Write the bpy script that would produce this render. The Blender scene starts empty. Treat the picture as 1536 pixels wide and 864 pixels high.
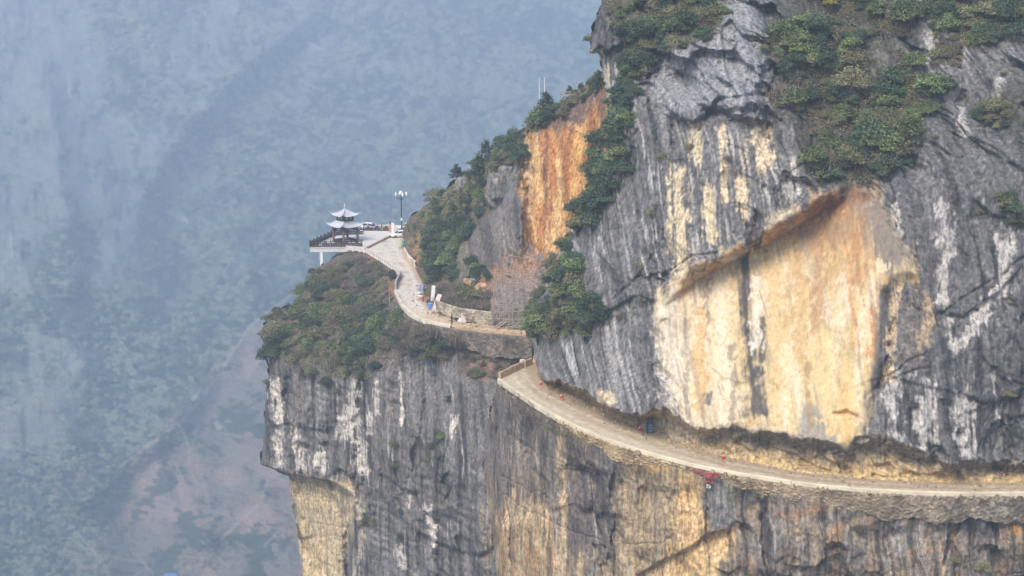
import bpy, bmesh, math, random
import numpy as np
from mathutils import Vector, Matrix

# ------------------------------------------------------------------ camera, sky, sun, exposure
SC = bpy.context.scene
COL = SC.collection
F_PX, CX, CY, IMG_W, IMG_H = 2200.0, 768.0, 432.0, 1536.0, 864.0
CAM_H = 57.0
PITCH = math.atan(479.0 / F_PX)
cam_data = bpy.data.cameras.new('camera')
cam_data.sensor_width = 36.0
cam_data.lens = F_PX / IMG_W * 36.0
cam_data.clip_start = 1.0
cam_data.clip_end = 9000.0
cam = bpy.data.objects.new('camera', cam_data)
cam.location = (0, 0, CAM_H)
cam.rotation_euler = (math.pi / 2 - PITCH, 0, 0)
COL.objects.link(cam)
SC.camera = cam

SUN_EL, SUN_AZ = math.radians(50), math.radians(214)     # azimuth clockwise from +Y
world = bpy.data.worlds.new('World')
SC.world = world
world.use_nodes = True
wn = world.node_tree
sky = wn.nodes.new('ShaderNodeTexSky')
sky.sky_type = 'NISHITA'
sky.sun_disc = False
sky.sun_elevation = SUN_EL
sky.sun_rotation = SUN_AZ
sky.air_density = 1.0
sky.dust_density = 3.0
sky.ozone_density = 1.0
bg = wn.nodes['Background']
bg.inputs['Strength'].default_value = 0.095
wn.links.new(sky.outputs['Color'], bg.inputs['Color'])
sun_data = bpy.data.lights.new('sun', 'SUN')
sun_data.energy = 1.5
sun_data.angle = math.radians(26)
sun_data.color = (1.0, 0.95, 0.89)
sun = bpy.data.objects.new('sun', sun_data)
sd = Vector((math.sin(SUN_AZ) * math.cos(SUN_EL), math.cos(SUN_AZ) * math.cos(SUN_EL), math.sin(SUN_EL)))
sun.rotation_euler = (-sd).to_track_quat('-Z', 'Y').to_euler()
sun.location = (0, 0, 200)
COL.objects.link(sun)
SC.view_settings.view_transform = 'Standard'
SC.view_settings.look = 'None'
SC.view_settings.exposure = 1.24
SC.view_settings.gamma = 1.0
SC.view_settings.use_curve_mapping = False
SC.render.engine = 'CYCLES'
SC.cycles.use_denoising = True
SC.cycles.max_bounces = 5
SC.cycles.diffuse_bounces = 3
SC.cycles.volume_bounces = 1
SC.cycles.transparent_max_bounces = 8
HAZE_DENSITY = 0.00048
HAZE_COLOR = (0.63, 0.80, 1.0)

# ------------------------------------------------------------------ helpers: pixels to directions, noise
SP, CP = math.sin(PITCH), math.cos(PITCH)
def at_depth(px, py, Y):
    u = (np.asarray(px, float) - CX) / F_PX
    v = (np.asarray(py, float) - CY) / F_PX
    t = Y / (CP - v * SP)
    return np.stack([u * t, Y + 0 * t, CAM_H + (-SP - v * CP) * t], -1)
def ground(px, py, z=0.0):
    """where the ray through a pixel meets the horizontal plane at height z"""
    u = (np.asarray(px, float) - CX) / F_PX
    v = (np.asarray(py, float) - CY) / F_PX
    t = (CAM_H - z) / (SP + v * CP)
    return np.stack([u * t, (CP - v * SP) * t, z + 0 * t], -1)
def gY(px, py):
    return float(ground(px, py)[1])
def gv(px, py, z=0.0):
    return Vector([float(a) for a in ground(px, py, z)])

_r = np.random.RandomState(7)
_P = np.tile(_r.permutation(256), 3).astype(np.int32)
_G = _r.normal(size=(256, 3)).astype(np.float32)
_G /= np.linalg.norm(_G, axis=1, keepdims=True)
def perlin(x, y, z, seed=0):
    x = np.asarray(x, np.float32) + seed * 17.31
    y = np.asarray(y, np.float32) + seed * 5.77
    z = np.asarray(z, np.float32) + seed * 9.13
    xi = np.floor(x); yi = np.floor(y); zi = np.floor(z)
    fx = x - xi; fy = y - yi; fz = z - zi
    xi = xi.astype(np.int32) & 255; yi = yi.astype(np.int32) & 255; zi = zi.astype(np.int32) & 255
    u = fx * fx * fx * (fx * (fx * 6 - 15) + 10)
    v = fy * fy * fy * (fy * (fy * 6 - 15) + 10)
    w = fz * fz * fz * (fz * (fz * 6 - 15) + 10)
    out = 0
    for a in (0, 1):
        A = _P[xi + a]
        wa = u if a else 1 - u
        for b in (0, 1):
            B = _P[A + ((yi + b) & 255)]
            wb = wa * (v if b else 1 - v)
            for c in (0, 1):
                g = _G[_P[B + ((zi + c) & 255)]]
                d = g[:, 0] * (fx - a) + g[:, 1] * (fy - b) + g[:, 2] * (fz - c)
                out = out + d * wb * (w if c else 1 - w)
    return out * 1.5
def fbm(x, y, z, oct=4, seed=0, gain=0.5):
    o = 0; a = 1.0; f = 1.0; n = 0
    for i in range(oct):
        o = o + a * perlin(x * f, y * f, z * f, seed + i * 3)
        n += a; a *= gain; f *= 2.03
    return o / n
def ridged(x, y, z, oct=4, seed=0, gain=0.5):
    o = 0; a = 1.0; f = 1.0; n = 0
    for i in range(oct):
        o = o + a * (1 - 2 * np.abs(perlin(x * f, y * f, z * f, seed + i * 3)))
        n += a; a *= gain; f *= 2.07
    return o / n
def hash2(i, j, k):
    h = (i.astype(np.int64) * 374761393 + j.astype(np.int64) * 668265263 + k * 974634721) & 0xffffffff
    h = ((h ^ (h >> 13)) * 1274126177) & 0xffffffff
    return ((h ^ (h >> 16)) & 0xffff).astype(np.float32) / 65535.0
def worley(x, y, seed=0, second=False):
    """first and second distance, vector to the nearest cell and random numbers of that cell (and of the next one)"""
    xi = np.floor(x); yi = np.floor(y)
    A = [np.full(x.shape, 9.0, np.float32)] + [np.zeros(x.shape, np.float32) for _ in range(4)]
    S = [a.copy() for a in A]
    for a in (-1, 0, 1):
        for b in (-1, 0, 1):
            ci = xi + a; cj = yi + b
            dx = x - (ci + hash2(ci, cj, seed * 7 + 1)); dy = y - (cj + hash2(ci, cj, seed * 7 + 2))
            N = [np.sqrt(dx * dx + dy * dy), dx, dy, hash2(ci, cj, seed * 7 + 3), hash2(ci, cj, seed * 7 + 4)]
            near = N[0] < A[0]; mid = ~near & (N[0] < S[0])
            S = [np.where(near, p, np.where(mid, n, q)) for p, q, n in zip(A, S, N)]
            A = [np.where(near, n, p) for p, n in zip(A, N)]
    o = (A[0], S[0], A[1], A[2], A[3], A[4])
    return o + (S[1], S[2], S[3], S[4]) if second else o
def planes(x, y, seed, step, tx, ty, by, blend=.25):
    """tilted flat faces that meet along chamfered edges"""
    f1, f2, dx, dy, r, q, dx2, dy2, r2, q2 = worley(x, y, seed, True)
    v1 = (r - .5) * step + dx * (q - .5) * tx + dy * (r - by) * ty
    v2 = (r2 - .5) * step + dx2 * (q2 - .5) * tx + dy2 * (r2 - by) * ty
    w = .5 + .5 * sstep(0, blend, f2 - f1)
    return v1 * w + v2 * (1 - w)
def sstep(a, b, x):
    t = np.clip((x - a) / (b - a), 0, 1)
    return t * t * (3 - 2 * t)
def mixc(c, d, m):
    return c * (1 - m[:, None]) + np.asarray(d, np.float32) * m[:, None]
def srgb(r, g, b):
    f = lambda c: c / 12.92 if c <= 0.04045 else ((c + 0.055) / 1.055) ** 2.4
    return np.array([f(r / 255), f(g / 255), f(b / 255)], np.float32)
def seg_dist(x, y, pts, closed=False):
    pts = np.asarray(pts, np.float32)
    d = np.full(x.shape, 1e9, np.float32)
    n = len(pts)
    for i in range(n if closed else n - 1):
        a = pts[i]; b = pts[(i + 1) % n]
        e = b - a; L = float(e @ e) + 1e-9
        t = np.clip(((x - a[0]) * e[0] + (y - a[1]) * e[1]) / L, 0, 1)
        d = np.minimum(d, (x - a[0] - t * e[0]) ** 2 + (y - a[1] - t * e[1]) ** 2)
    return np.sqrt(d)
def inside(x, y, pts):
    pts = np.asarray(pts, np.float32)
    c = np.zeros(x.shape, bool); n = len(pts)
    for i in range(n):
        x1, y1 = pts[i]; x2, y2 = pts[(i + 1) % n]
        if y1 == y2: continue
        c ^= ((y1 > y) != (y2 > y)) & (x < (x2 - x1) * (y - y1) / (y2 - y1) + x1)
    return c
def sdf(x, y, pts):
    """positive inside the polygon"""
    d = seg_dist(x, y, pts, True)
    return np.where(inside(x, y, pts), d, -d)
def below(x, y, pts):
    """vertical distance below a left-to-right line (positive = lower in the picture)"""
    pts = np.asarray(pts, np.float32)
    return y - np.interp(x, pts[:, 0], pts[:, 1])
def rbf(ctrl):
    c = np.asarray(ctrl, float)
    P = c[:, :2] / 100.0
    D = np.linalg.norm(P[:, None] - P[None], axis=2)
    n = len(c)
    A = np.zeros((n + 3, n + 3)); A[:n, :n] = D; A[:n, n] = 1; A[:n, n + 1:] = P
    A[n, :n] = 1; A[n + 1:, :n] = P.T
    w = np.linalg.solve(A, np.concatenate([c[:, 2], np.zeros(3)]))
    def f(x, y):
        x = np.asarray(x, np.float32) / 100; y = np.asarray(y, np.float32) / 100
        o = w[n] + w[n + 1] * x + w[n + 2] * y
        for i in range(n):
            o = o + np.float32(w[i]) * np.sqrt((x - P[i, 0]) ** 2 + (y - P[i, 1]) ** 2)
        return o
    return f

# ------------------------------------------------------------------ helpers: objects
def mesh_np(name, V, Q, col=None, mat=None, smooth=False, extra=None):
    V = np.asarray(V, np.float32); Q = np.asarray(Q, np.int32)
    m = bpy.data.meshes.new(name)
    k = Q.shape[1]
    m.vertices.add(len(V)); m.vertices.foreach_set('co', V.ravel())
    m.loops.add(Q.size); m.loops.foreach_set('vertex_index', Q.ravel())
    m.polygons.add(len(Q))
    m.polygons.foreach_set('loop_start', np.arange(0, Q.size, k, dtype=np.int32))
    m.polygons.foreach_set('loop_total', np.full(len(Q), k, np.int32))
    if smooth: m.polygons.foreach_set('use_smooth', np.ones(len(Q), bool))
    m.update(calc_edges=True)
    if col is not None:
        a = m.attributes.new('Col', 'FLOAT_COLOR', 'POINT')
        rgba = np.ones((len(V), 4), np.float32); rgba[:, :3] = np.clip(col[:, :3], 0, 1)
        if col.shape[1] == 4: rgba[:, 3] = col[:, 3]
        a.data.foreach_set('color', rgba.ravel())
    if mat: m.materials.append(mat)
    return m
def link(name, data=None, parent=None, loc=None, rz=None):
    o = bpy.data.objects.new(name, data); COL.objects.link(o)
    if parent is not None: o.parent = parent
    if loc is not None: o.location = loc
    if rz is not None: o.rotation_euler = (0, 0, rz)
    return o
def tag(o, label=None, cat=None, group=None, kind=None):
    if label: o['label'] = label
    if cat: o['category'] = cat
    if group: o['group'] = group
    if kind: o['kind'] = kind
    return o
def thing(name, label, cat, loc=(0, 0, 0), rz=0.0, group=None):
    return tag(link(name, None, None, loc, rz), label, cat, group)
def copy_tree(o, parent=None):
    c = o.copy(); COL.objects.link(c)
    if parent is not None:
        c.parent = parent; c.matrix_parent_inverse = o.matrix_parent_inverse
    for ch in [q for q in bpy.data.objects if q.parent == o]: copy_tree(ch, c)
    return c

class MB:
    """collects simple solids; build() links them as one mesh object"""
    def __init__(s): s.v = []; s.f = []
    def add(s, V, Fs):
        n = len(s.v); s.v += [tuple(p) for p in V]; s.f += [tuple(i + n for i in f) for f in Fs]; return s
    def box(s, c, size, rz=0.0, taper=1.0, bev=0.0):
        x, y, z = size[0] / 2, size[1] / 2, size[2] / 2
        R = Matrix.Rotation(rz, 3, 'Z'); V = []
        if bev > 0:
            rings = [(-z, -bev), (-z + bev, 0), (z - bev, 0), (z, -bev)]
            for zz, ins in rings:
                k = taper if zz > 0 else 1
                X = x * k + ins; Y = y * k + ins; b = bev
                for px, py in ((-X, -Y + b), (-X + b, -Y), (X - b, -Y), (X, -Y + b), (X, Y - b), (X - b, Y), (-X + b, Y), (-X, Y - b)):
                    V.append(Vector(c) + R @ Vector((px, py, zz)))
            Fs = [tuple(range(7, -1, -1)), tuple(range(24, 32))]
            for r in range(3):
                for i in range(8):
                    j = (i + 1) % 8; Fs.append((r * 8 + i, r * 8 + j, r * 8 + 8 + j, r * 8 + 8 + i))
            return s.add(V, Fs)
        for zz in (-z, z):
            k = taper if zz > 0 else 1
            for px, py in ((-x, -y), (x, -y), (x, y), (-x, y)):
                V.append(Vector(c) + R @ Vector((px * k, py * k, zz)))
        return s.add(V, [(3, 2, 1, 0), (4, 5, 6, 7), (0, 1, 5, 4), (1, 2, 6, 5), (2, 3, 7, 6), (3, 0, 4, 7)])
    def tube(s, pts, rad, n=8, cap=True):
        pts = [Vector(p) for p in pts]
        if not hasattr(rad, '__len__'): rad = [rad] * len(pts)
        V = []; Fs = []
        for i, p in enumerate(pts):
            d = (pts[min(i + 1, len(pts) - 1)] - pts[max(i - 1, 0)]).normalized()
            q = d.to_track_quat('Z', 'Y')
            for k in range(n):
                a = 2 * math.pi * k / n
                V.append(p + q @ Vector((math.cos(a) * rad[i], math.sin(a) * rad[i], 0)))
        for i in range(len(pts) - 1):
            for k in range(n):
                j = (k + 1) % n; Fs.append((i * n + k, i * n + j, i * n + n + j, i * n + n + k))
        if cap: Fs += [tuple(range(n - 1, -1, -1)), tuple(range((len(pts) - 1) * n, len(pts) * n))]
        return s.add(V, Fs)
    def lathe(s, prof, c=(0, 0, 0), n=12):
        V = []; Fs = []; c = Vector(c)
        for r, z in prof:
            for k in range(n):
                a = 2 * math.pi * k / n; V.append(c + Vector((r * math.cos(a), r * math.sin(a), z)))
        for i in range(len(prof) - 1):
            for k in range(n):
                j = (k + 1) % n; Fs.append((i * n + k, i * n + j, i * n + n + j, i * n + n + k))
        Fs += [tuple(range(n - 1, -1, -1)), tuple(range((len(prof) - 1) * n, len(prof) * n))]
        return s.add(V, Fs)
    def mesh(s, name, mat, smooth=False):
        m = bpy.data.meshes.new(name); m.from_pydata(s.v, [], s.f); m.materials.append(mat)
        if smooth:
            m.polygons.foreach_set('use_smooth', [True] * len(m.polygons))
        m.update(); return m
    def build(s, name, mat, parent=None, smooth=False):
        return link(name, s.mesh(name, mat, smooth), parent)

# ------------------------------------------------------------------ materials
def new_mat(name):
    m = bpy.data.materials.new(name); m.use_nodes = True
    return m, m.node_tree, m.node_tree.nodes['Principled BSDF']
def plain(name, col, rough=0.6, metal=0.0, var=0.12, scale=3.0, bump=0.0):
    m, nt, b = new_mat(name)
    tc = nt.nodes.new('ShaderNodeTexCoord'); nz = nt.nodes.new('ShaderNodeTexNoise')
    nz.inputs['Scale'].default_value = scale; nz.inputs['Detail'].default_value = 5
    nt.links.new(tc.outputs['Object'], nz.inputs['Vector'])
    r = nt.nodes.new('ShaderNodeValToRGB')
    c = np.array(col, float)
    r.color_ramp.elements[0].position = 0.3; r.color_ramp.elements[1].position = 0.7
    r.color_ramp.elements[0].color = (*(c * (1 - var)), 1); r.color_ramp.elements[1].color = (*np.minimum(c * (1 + var), 1), 1)
    nt.links.new(nz.outputs['Fac'], r.inputs['Fac']); nt.links.new(r.outputs['Color'], b.inputs['Base Color'])
    b.inputs['Roughness'].default_value = rough; b.inputs['Metallic'].default_value = metal
    if bump:
        bp = nt.nodes.new('ShaderNodeBump'); bp.inputs['Strength'].default_value = bump; bp.inputs['Distance'].default_value = 0.05
        nt.links.new(nz.outputs['Fac'], bp.inputs['Height']); nt.links.new(bp.outputs['Normal'], b.inputs['Normal'])
    return m
def rock_mat(name, zsquash=0.15, scale=2.2, amt=0.5, bump=0.5, dist=0.1):
    """vertex colour of the rock times fine procedural mottling, with fine relief"""
    m, nt, b = new_mat(name)
    at = nt.nodes.new('ShaderNodeAttribute'); at.attribute_name = 'Col'
    tc = nt.nodes.new('ShaderNodeTexCoord')
    mp = nt.nodes.new('ShaderNodeMapping'); mp.inputs['Scale'].default_value = (1, 1, zsquash)
    nt.links.new(tc.outputs['Object'], mp.inputs['Vector'])
    n1 = nt.nodes.new('ShaderNodeTexNoise'); n1.inputs['Scale'].default_value = scale; n1.inputs['Detail'].default_value = 5; n1.inputs['Roughness'].default_value = 0.65
    nt.links.new(mp.outputs['Vector'], n1.inputs['Vector'])
    n2 = nt.nodes.new('ShaderNodeTexNoise'); n2.inputs['Scale'].default_value = scale * 0.9; n2.inputs['Detail'].default_value = 5; n2.inputs['Roughness'].default_value = 0.65
    nt.links.new(tc.outputs['Object'], n2.inputs['Vector'])
    ad = nt.nodes.new('ShaderNodeMath'); ad.operation = 'ADD'
    nt.links.new(n1.outputs['Fac'], ad.inputs[0]); nt.links.new(n2.outputs['Fac'], ad.inputs[1])
    mr = nt.nodes.new('ShaderNodeMapRange'); mr.inputs['From Min'].default_value = 0.8; mr.inputs['From Max'].default_value = 1.2
    mr.inputs['To Min'].default_value = 1 - amt; mr.inputs['To Max'].default_value = 1 + amt
    sb = nt.nodes.new('ShaderNodeMath'); sb.operation = 'SUBTRACT'; sb.inputs[1].default_value = 1.0; nt.links.new(ad.outputs[0], sb.inputs[0])
    gr = nt.nodes.new('ShaderNodeMath'); gr.operation = 'MULTIPLY_ADD'; gr.inputs[2].default_value = 1.0
    nt.links.new(sb.outputs[0], gr.inputs[0]); nt.links.new(at.outputs['Alpha'], gr.inputs[1]); ad = gr
    nt.links.new(ad.outputs[0], mr.inputs['Value'])
    mx = nt.nodes.new('ShaderNodeVectorMath'); mx.operation = 'SCALE'
    nt.links.new(at.outputs['Color'], mx.inputs[0]); nt.links.new(mr.outputs[0], mx.inputs['Scale'])
    nt.links.new(mx.outputs[0], b.inputs['Base Color'])
    b.inputs['Roughness'].default_value = 0.95
    b.inputs['Specular IOR Level'].default_value = 0.2
    bp = nt.nodes.new('ShaderNodeBump'); bp.inputs['Strength'].default_value = bump; bp.inputs['Distance'].default_value = dist
    nt.links.new(ad.outputs[0], bp.inputs['Height']); nt.links.new(bp.outputs['Normal'], b.inputs['Normal'])
    return m
ROCK = rock_mat('limestone')
SOIL = rock_mat('earth', zsquash=1.0, scale=2.5, amt=0.35, bump=0.4)
FAR = rock_mat('far_slope', zsquash=1.0, scale=0.4, amt=0.25, bump=0.0)
PAVE = rock_mat('road_surface', zsquash=1.0, scale=1.6, amt=0.16, bump=0.15, dist=0.03)
# ------------------------------------------------------------------ terrain sheets
# road edges, read off the photograph and dropped onto the level of the road (z = 0)
LOW_OUT = [(748, 571), (775, 589), (800, 606), (835, 627), (870, 645), (910, 661), (950, 675), (995, 688), (1040, 700), (1085, 709), (1130, 716), (1190, 726), (1250, 733), (1325, 739), (1400, 742), (1470, 743), (1536, 742), (1640, 740)]
LOW_IN = [(800, 552), (806, 566), (815, 578), (850, 595), (900, 619), (960, 642), (1020, 664), (1080, 684), (1130, 694), (1190, 707), (1250, 714), (1325, 720), (1400, 723), (1470, 724), (1536, 724), (1640, 722)]
UP_OUT = [(547, 377), (568, 390), (590, 405), (601, 415), (594, 428), (593, 438), (602, 457), (614, 471), (640, 484), (680, 492), (735, 499), (790, 504), (840, 506)]
UP_IN = [(606, 358), (609, 382), (622, 400), (634, 425), (635, 445), (643, 461), (660, 473), (690, 484), (740, 490), (800, 497), (840, 499)]
LIP = [(780, 545), (803, 549), (815, 571), (835, 569), (856, 577), (880, 587), (893, 600), (920, 612), (936, 620), (962, 622), (985, 610), (1000, 613), (1015, 625), (1030, 634), (1060, 645), (1085, 641), (1105, 633), (1118, 641), (1140, 649), (1175, 646), (1190, 656), (1230, 658), (1268, 672), (1282, 655), (1300, 648), (1320, 649), (1345, 658), (1375, 673), (1405, 680), (1425, 695), (1460, 690), (1500, 692), (1540, 690), (1700, 690)]
def curve_ground(pts):
    return [(x, y, gY(x, y)) for x, y in pts]

class Sheet:
    def __init__(s, x0, x1, y0, y1, step, poly, depth, sil=None, sil_w=14.0, sil_r=6.0):
        s.x0, s.y0, s.step = x0, y0, step
        nx = int((x1 - x0) / step) + 1; ny = int((y1 - y0) / step) + 1
        gx, gy = np.meshgrid(x0 + np.arange(nx) * step, y0 + np.arange(ny) * step)
        cx = (gx[:-1, :-1] + step / 2).ravel(); cy = (gy[:-1, :-1] + step / 2).ravel()
        j = perlin(cx / 5, cy / 5, 0 * cx, 3) * 2.2 + perlin(cx / 14, cy / 14, 0 * cx, 5) * 3.0
        ok = inside(cx + j, cy + j, poly).reshape(ny - 1, nx - 1)
        use = np.zeros((ny, nx), bool)
        use[:-1, :-1] |= ok; use[1:, :-1] |= ok; use[:-1, 1:] |= ok; use[1:, 1:] |= ok
        s.idx = np.full((ny, nx), -1, np.int32); s.idx[use] = np.arange(use.sum())
        r, c = np.nonzero(ok)
        s.Q = np.stack([s.idx[r, c], s.idx[r + 1, c], s.idx[r + 1, c + 1], s.idx[r, c + 1]], 1)
        s.px = gx[use].astype(np.float32); s.py = gy[use].astype(np.float32)
        # even out the stepped outline
        e = np.concatenate([s.Q[:, [0, 1]], s.Q[:, [1, 2]], s.Q[:, [2, 3]], s.Q[:, [3, 0]]])
        key = np.sort(e, 1); n = len(s.px); k = key[:, 0].astype(np.int64) * n + key[:, 1]
        u, first, cnt = np.unique(k, return_index=True, return_counts=True)
        s.rim = e[first[cnt == 1]]; ids = np.unique(s.rim)
        for it in range(5):
            ax = np.zeros(n, np.float32); ay = np.zeros(n, np.float32); w = np.zeros(n, np.float32)
            for a, b in ((0, 1), (1, 0)):
                np.add.at(ax, s.rim[:, a], s.px[s.rim[:, b]]); np.add.at(ay, s.rim[:, a], s.py[s.rim[:, b]]); np.add.at(w, s.rim[:, a], 1)
            s.px[ids] = .5 * s.px[ids] + .5 * ax[ids] / w[ids]; s.py[ids] = .5 * s.py[ids] + .5 * ay[ids] / w[ids]
        s.Y = depth(s.px, s.py).astype(np.float32)
        if sil is not None:
            d = np.clip(seg_dist(s.px, s.py, sil) / sil_w, 0, 1)
            s.Y += sil_r * (1 - np.sqrt(1 - (1 - d) ** 2))
        s.refresh()
        s.ok = ok
    def refresh(s):
        s.W = at_depth(s.px, s.py, s.Y).astype(np.float32)
        s.x, s.y, s.z = s.W[:, 0], s.W[:, 1], s.W[:, 2]
    def find(s, px, py):
        i = int(round((py - s.y0) / s.step)); j = int(round((px - s.x0) / s.step))
        if 0 <= i < s.idx.shape[0] and 0 <= j < s.idx.shape[1]:
            k = s.idx[i, j]
            if k >= 0: return k
        return None
    def build(s, name, mat, col, back=18.0, smooth=False):
        s.refresh()
        # close the outline: the rim runs back into the mountain
        rim = s.rim; n = len(s.W)
        ids = np.unique(rim); mp = np.full(n, -1, np.int64); mp[ids] = n + np.arange(len(ids))
        P = s.W[ids]; C = np.array([0, 0, CAM_H], np.float32)
        d = P - C; d /= np.linalg.norm(d, axis=1, keepdims=True)
        R = 7; m = len(ids); V = [s.W]; Q = [s.Q]; c = [col]
        for r in range(1, R + 1):
            p = P + d * back * r / R
            nz = fbm(p[:, 0] * .5, p[:, 1] * .5, p[:, 2] * .12, 3, 7, .6)
            V.append(p); cc = col[ids].copy(); cc[:, :3] = cc[:, :3] * (1 - r / R) ** .7 + srgb(108, 105, 102) * (1 - (1 - r / R) ** .7); cc[:, :3] *= (.9 + 1.1 * nz)[:, None]; c.append(cc)
            lo = (lambda k: k) if r == 1 else (lambda k, r=r: mp[k] + (r - 2) * m)
            Q.append(np.stack([lo(rim[:, 1]), lo(rim[:, 0]), mp[rim[:, 0]] + (r - 1) * m, mp[rim[:, 1]] + (r - 1) * m], 1))
        V = np.concatenate(V); Q = np.concatenate(Q); c = np.concatenate(c)
        return link(name, mesh_np(name, V, Q, c, mat, smooth))

def streaks(s, f=0.9, zf=0.05, seed=1, oct=3, gain=0.6):
    return fbm((s.x + .12 * s.y) * f * 1.15, 0 * s.x, s.z * zf, oct, seed, gain)
def relief(s, seed=0, flute=0.35, facet=0.7, big=1.6, fine=0.16, bed=0.0, calm=None):
    wx = .9 * fbm(s.x * .2, s.y * .2, s.z * .2, 2, seed + 3, .5); wz = .9 * fbm(s.x * .2, s.y * .2, s.z * .2, 2, seed + 9, .5)
    h = s.x + 0.25 * s.y + wx; zz = s.z + wz; one = np.zeros_like(h)
    k = 0 if calm is None else calm
    d = big * fbm(s.x * 0.05, s.y * 0.05, s.z * 0.045, 3, seed)
    d += (1 - .6 * k) * 0.8 * big * ridged(h * 0.11, one, zz * 0.04, 3, seed + 20)
    d += (1 - .5 * k) * flute * (fbm((s.x + .15 * s.y) * 0.9, one, s.z * 0.05, 3, seed + 40, 0.6) + 1.2 * ridged(h * 0.28, one, zz * 0.03, 2, seed + 44))
    # joint-bounded blocks: tall pillars, tilted slabs, small chips
    amp = facet * (.25 + .75 * sstep(-.1, .3, fbm(s.x * .06, s.y * .06, s.z * .06, 2, seed + 33))) * (1 - .65 * k)
    d += 1.4 * amp * planes(h * 0.21 + zz * .03, zz * 0.085, seed + 5, 1.6, 3.4, 2.6, .15, .2)
    d += .8 * amp * planes(h * 0.5 + zz * .16, zz * 0.30 - h * .12, seed + 8, 1.2, 2.8, 2.4, .2, .25)
    d += .28 * amp * planes(h * 1.3, zz * 0.7, seed + 12, 1.0, 2.5, 2, .2, .3)
    if bed:
        q = zz * .62 + .2 * perlin(s.x * .1, s.y * .1, s.z * .02, seed + 71)
        d += bed * (np.abs((q % 1) - .5) * 2 - .5) * sstep(-.1, .3, perlin(s.x * .07, s.y * .07, s.z * .1, seed + 73) + .1)
    m1 = sstep(.1, .4, perlin(s.x * .09, s.y * .09, s.z * .09, seed + 83)); m2 = sstep(.2, .45, perlin(s.x * .08, s.y * .08, s.z * .08, seed + 87))
    cr = np.maximum(sstep(.92, .99, 1 - 2 * np.abs(perlin(h * .24, one, zz * .035, seed + 81))) * m1, .5 * sstep(.95, .995, 1 - 2 * np.abs(perlin((zz - .45 * h) * .17, one, h * .03, seed + 85))) * m2)
    s.crease = cr * (1 - .6 * k)
    d += .75 * s.crease
    d += fine * 1.35 * (1 - .75 * k) * fbm(s.x * 1.0, s.y * 1.0, s.z * 0.55, 4, seed + 60, 0.68)
    return d.astype(np.float32)
def crack(s, pts, w, depth, ox=0, oy=0):
    n = fbm(s.x * .5, s.y * .5, s.z * .5, 3, int(pts[0][0]) % 50, .6)
    d = seg_dist(s.px + ox + 4 * n, s.py + oy - 4 * n, pts)
    return depth * .8 * np.exp(-(d / (w * np.clip(.6 + 1.6 * n, .15, 1.6))) ** 2) * sstep(-.5, .1, n)
def ledge(s, pts, amp, ramp, fall, ox=0, oy=0, fade=10):
    """rock set back under a line drawn left to right; fades out at the line's ends and further down"""
    p = np.asarray(pts, float)
    X = s.px + ox
    b = below(X, s.py + oy, pts)
    w = sstep(p[0, 0] - 4, p[0, 0] + fade, X) * (1 - sstep(p[-1, 0] - fade, p[-1, 0] + 4, X))
    return amp * w * np.where(b > 0, sstep(0, ramp, b) * np.exp(-np.maximum(b - ramp, 0) / fall), 0)

class Paint:
    def __init__(s, sh, col, warp=6.0, drip=14.0, seed=0):
        s.sh = sh; s.col = col
        wx = warp * (fbm(sh.x * .12, sh.y * .12, sh.z * .12, 4, seed + 70, 0.6) * 1.4)
        s.ox = wx; s.oy = warp * fbm(sh.x * .12, sh.y * .12, sh.z * .12, 3, seed + 90, .6) + drip * fbm(sh.x * .8, 0 * sh.x, sh.z * .03, 3, seed + 80, .6)
        s.n = fbm(sh.x * .9, sh.y * .9, sh.z * .35, 4, seed + 95, .65)
        s.v2 = fbm(sh.x * 2.3, 0 * sh.x, sh.z * .10, 2, seed + 97, .6)
        s.v = fbm(sh.x * 1.25, 0 * sh.x, sh.z * .05, 3, seed + 99, .6)
    def poly(s, pts, color, soft=8.0, a=1.0, grain=0.25, streak=0.25):
        d = sdf(s.sh.px + s.ox, s.sh.py + s.oy, pts)
        m = sstep(-soft, soft, d + soft * 1.6 * (grain * s.n + streak * s.v) * 2) * a
        s.col = mixc(s.col, color, m); return m
    def line(s, pts, color, w, a=1.0, grain=0.3, warp=0.9):
        d = seg_dist(s.sh.px + s.ox * warp, s.sh.py + s.oy * .3, pts)
        m = sstep(.32, .62, 1 - d / (2.3 * w) - .14 + .6 * s.v2 + .8 * s.n * (1 + grain)) * a
        s.col = mixc(s.col, color, m); return m
    def mask(s, m, color): s.col = mixc(s.col, color, np.clip(m, 0, 1))

GREY = srgb(116, 114, 112); DARK = srgb(66, 64, 64); PALE = srgb(174, 170, 164); WHITE = srgb(214, 208, 200)
CREAM = srgb(220, 200, 164); YELLOW = srgb(212, 187, 140); ORANGE = srgb(214, 146, 72); RUST = srgb(158, 98, 54); BROWN = srgb(122, 98, 78)
SOILC = srgb(126, 108, 92); DUST = srgb(204, 186, 150)

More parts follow.
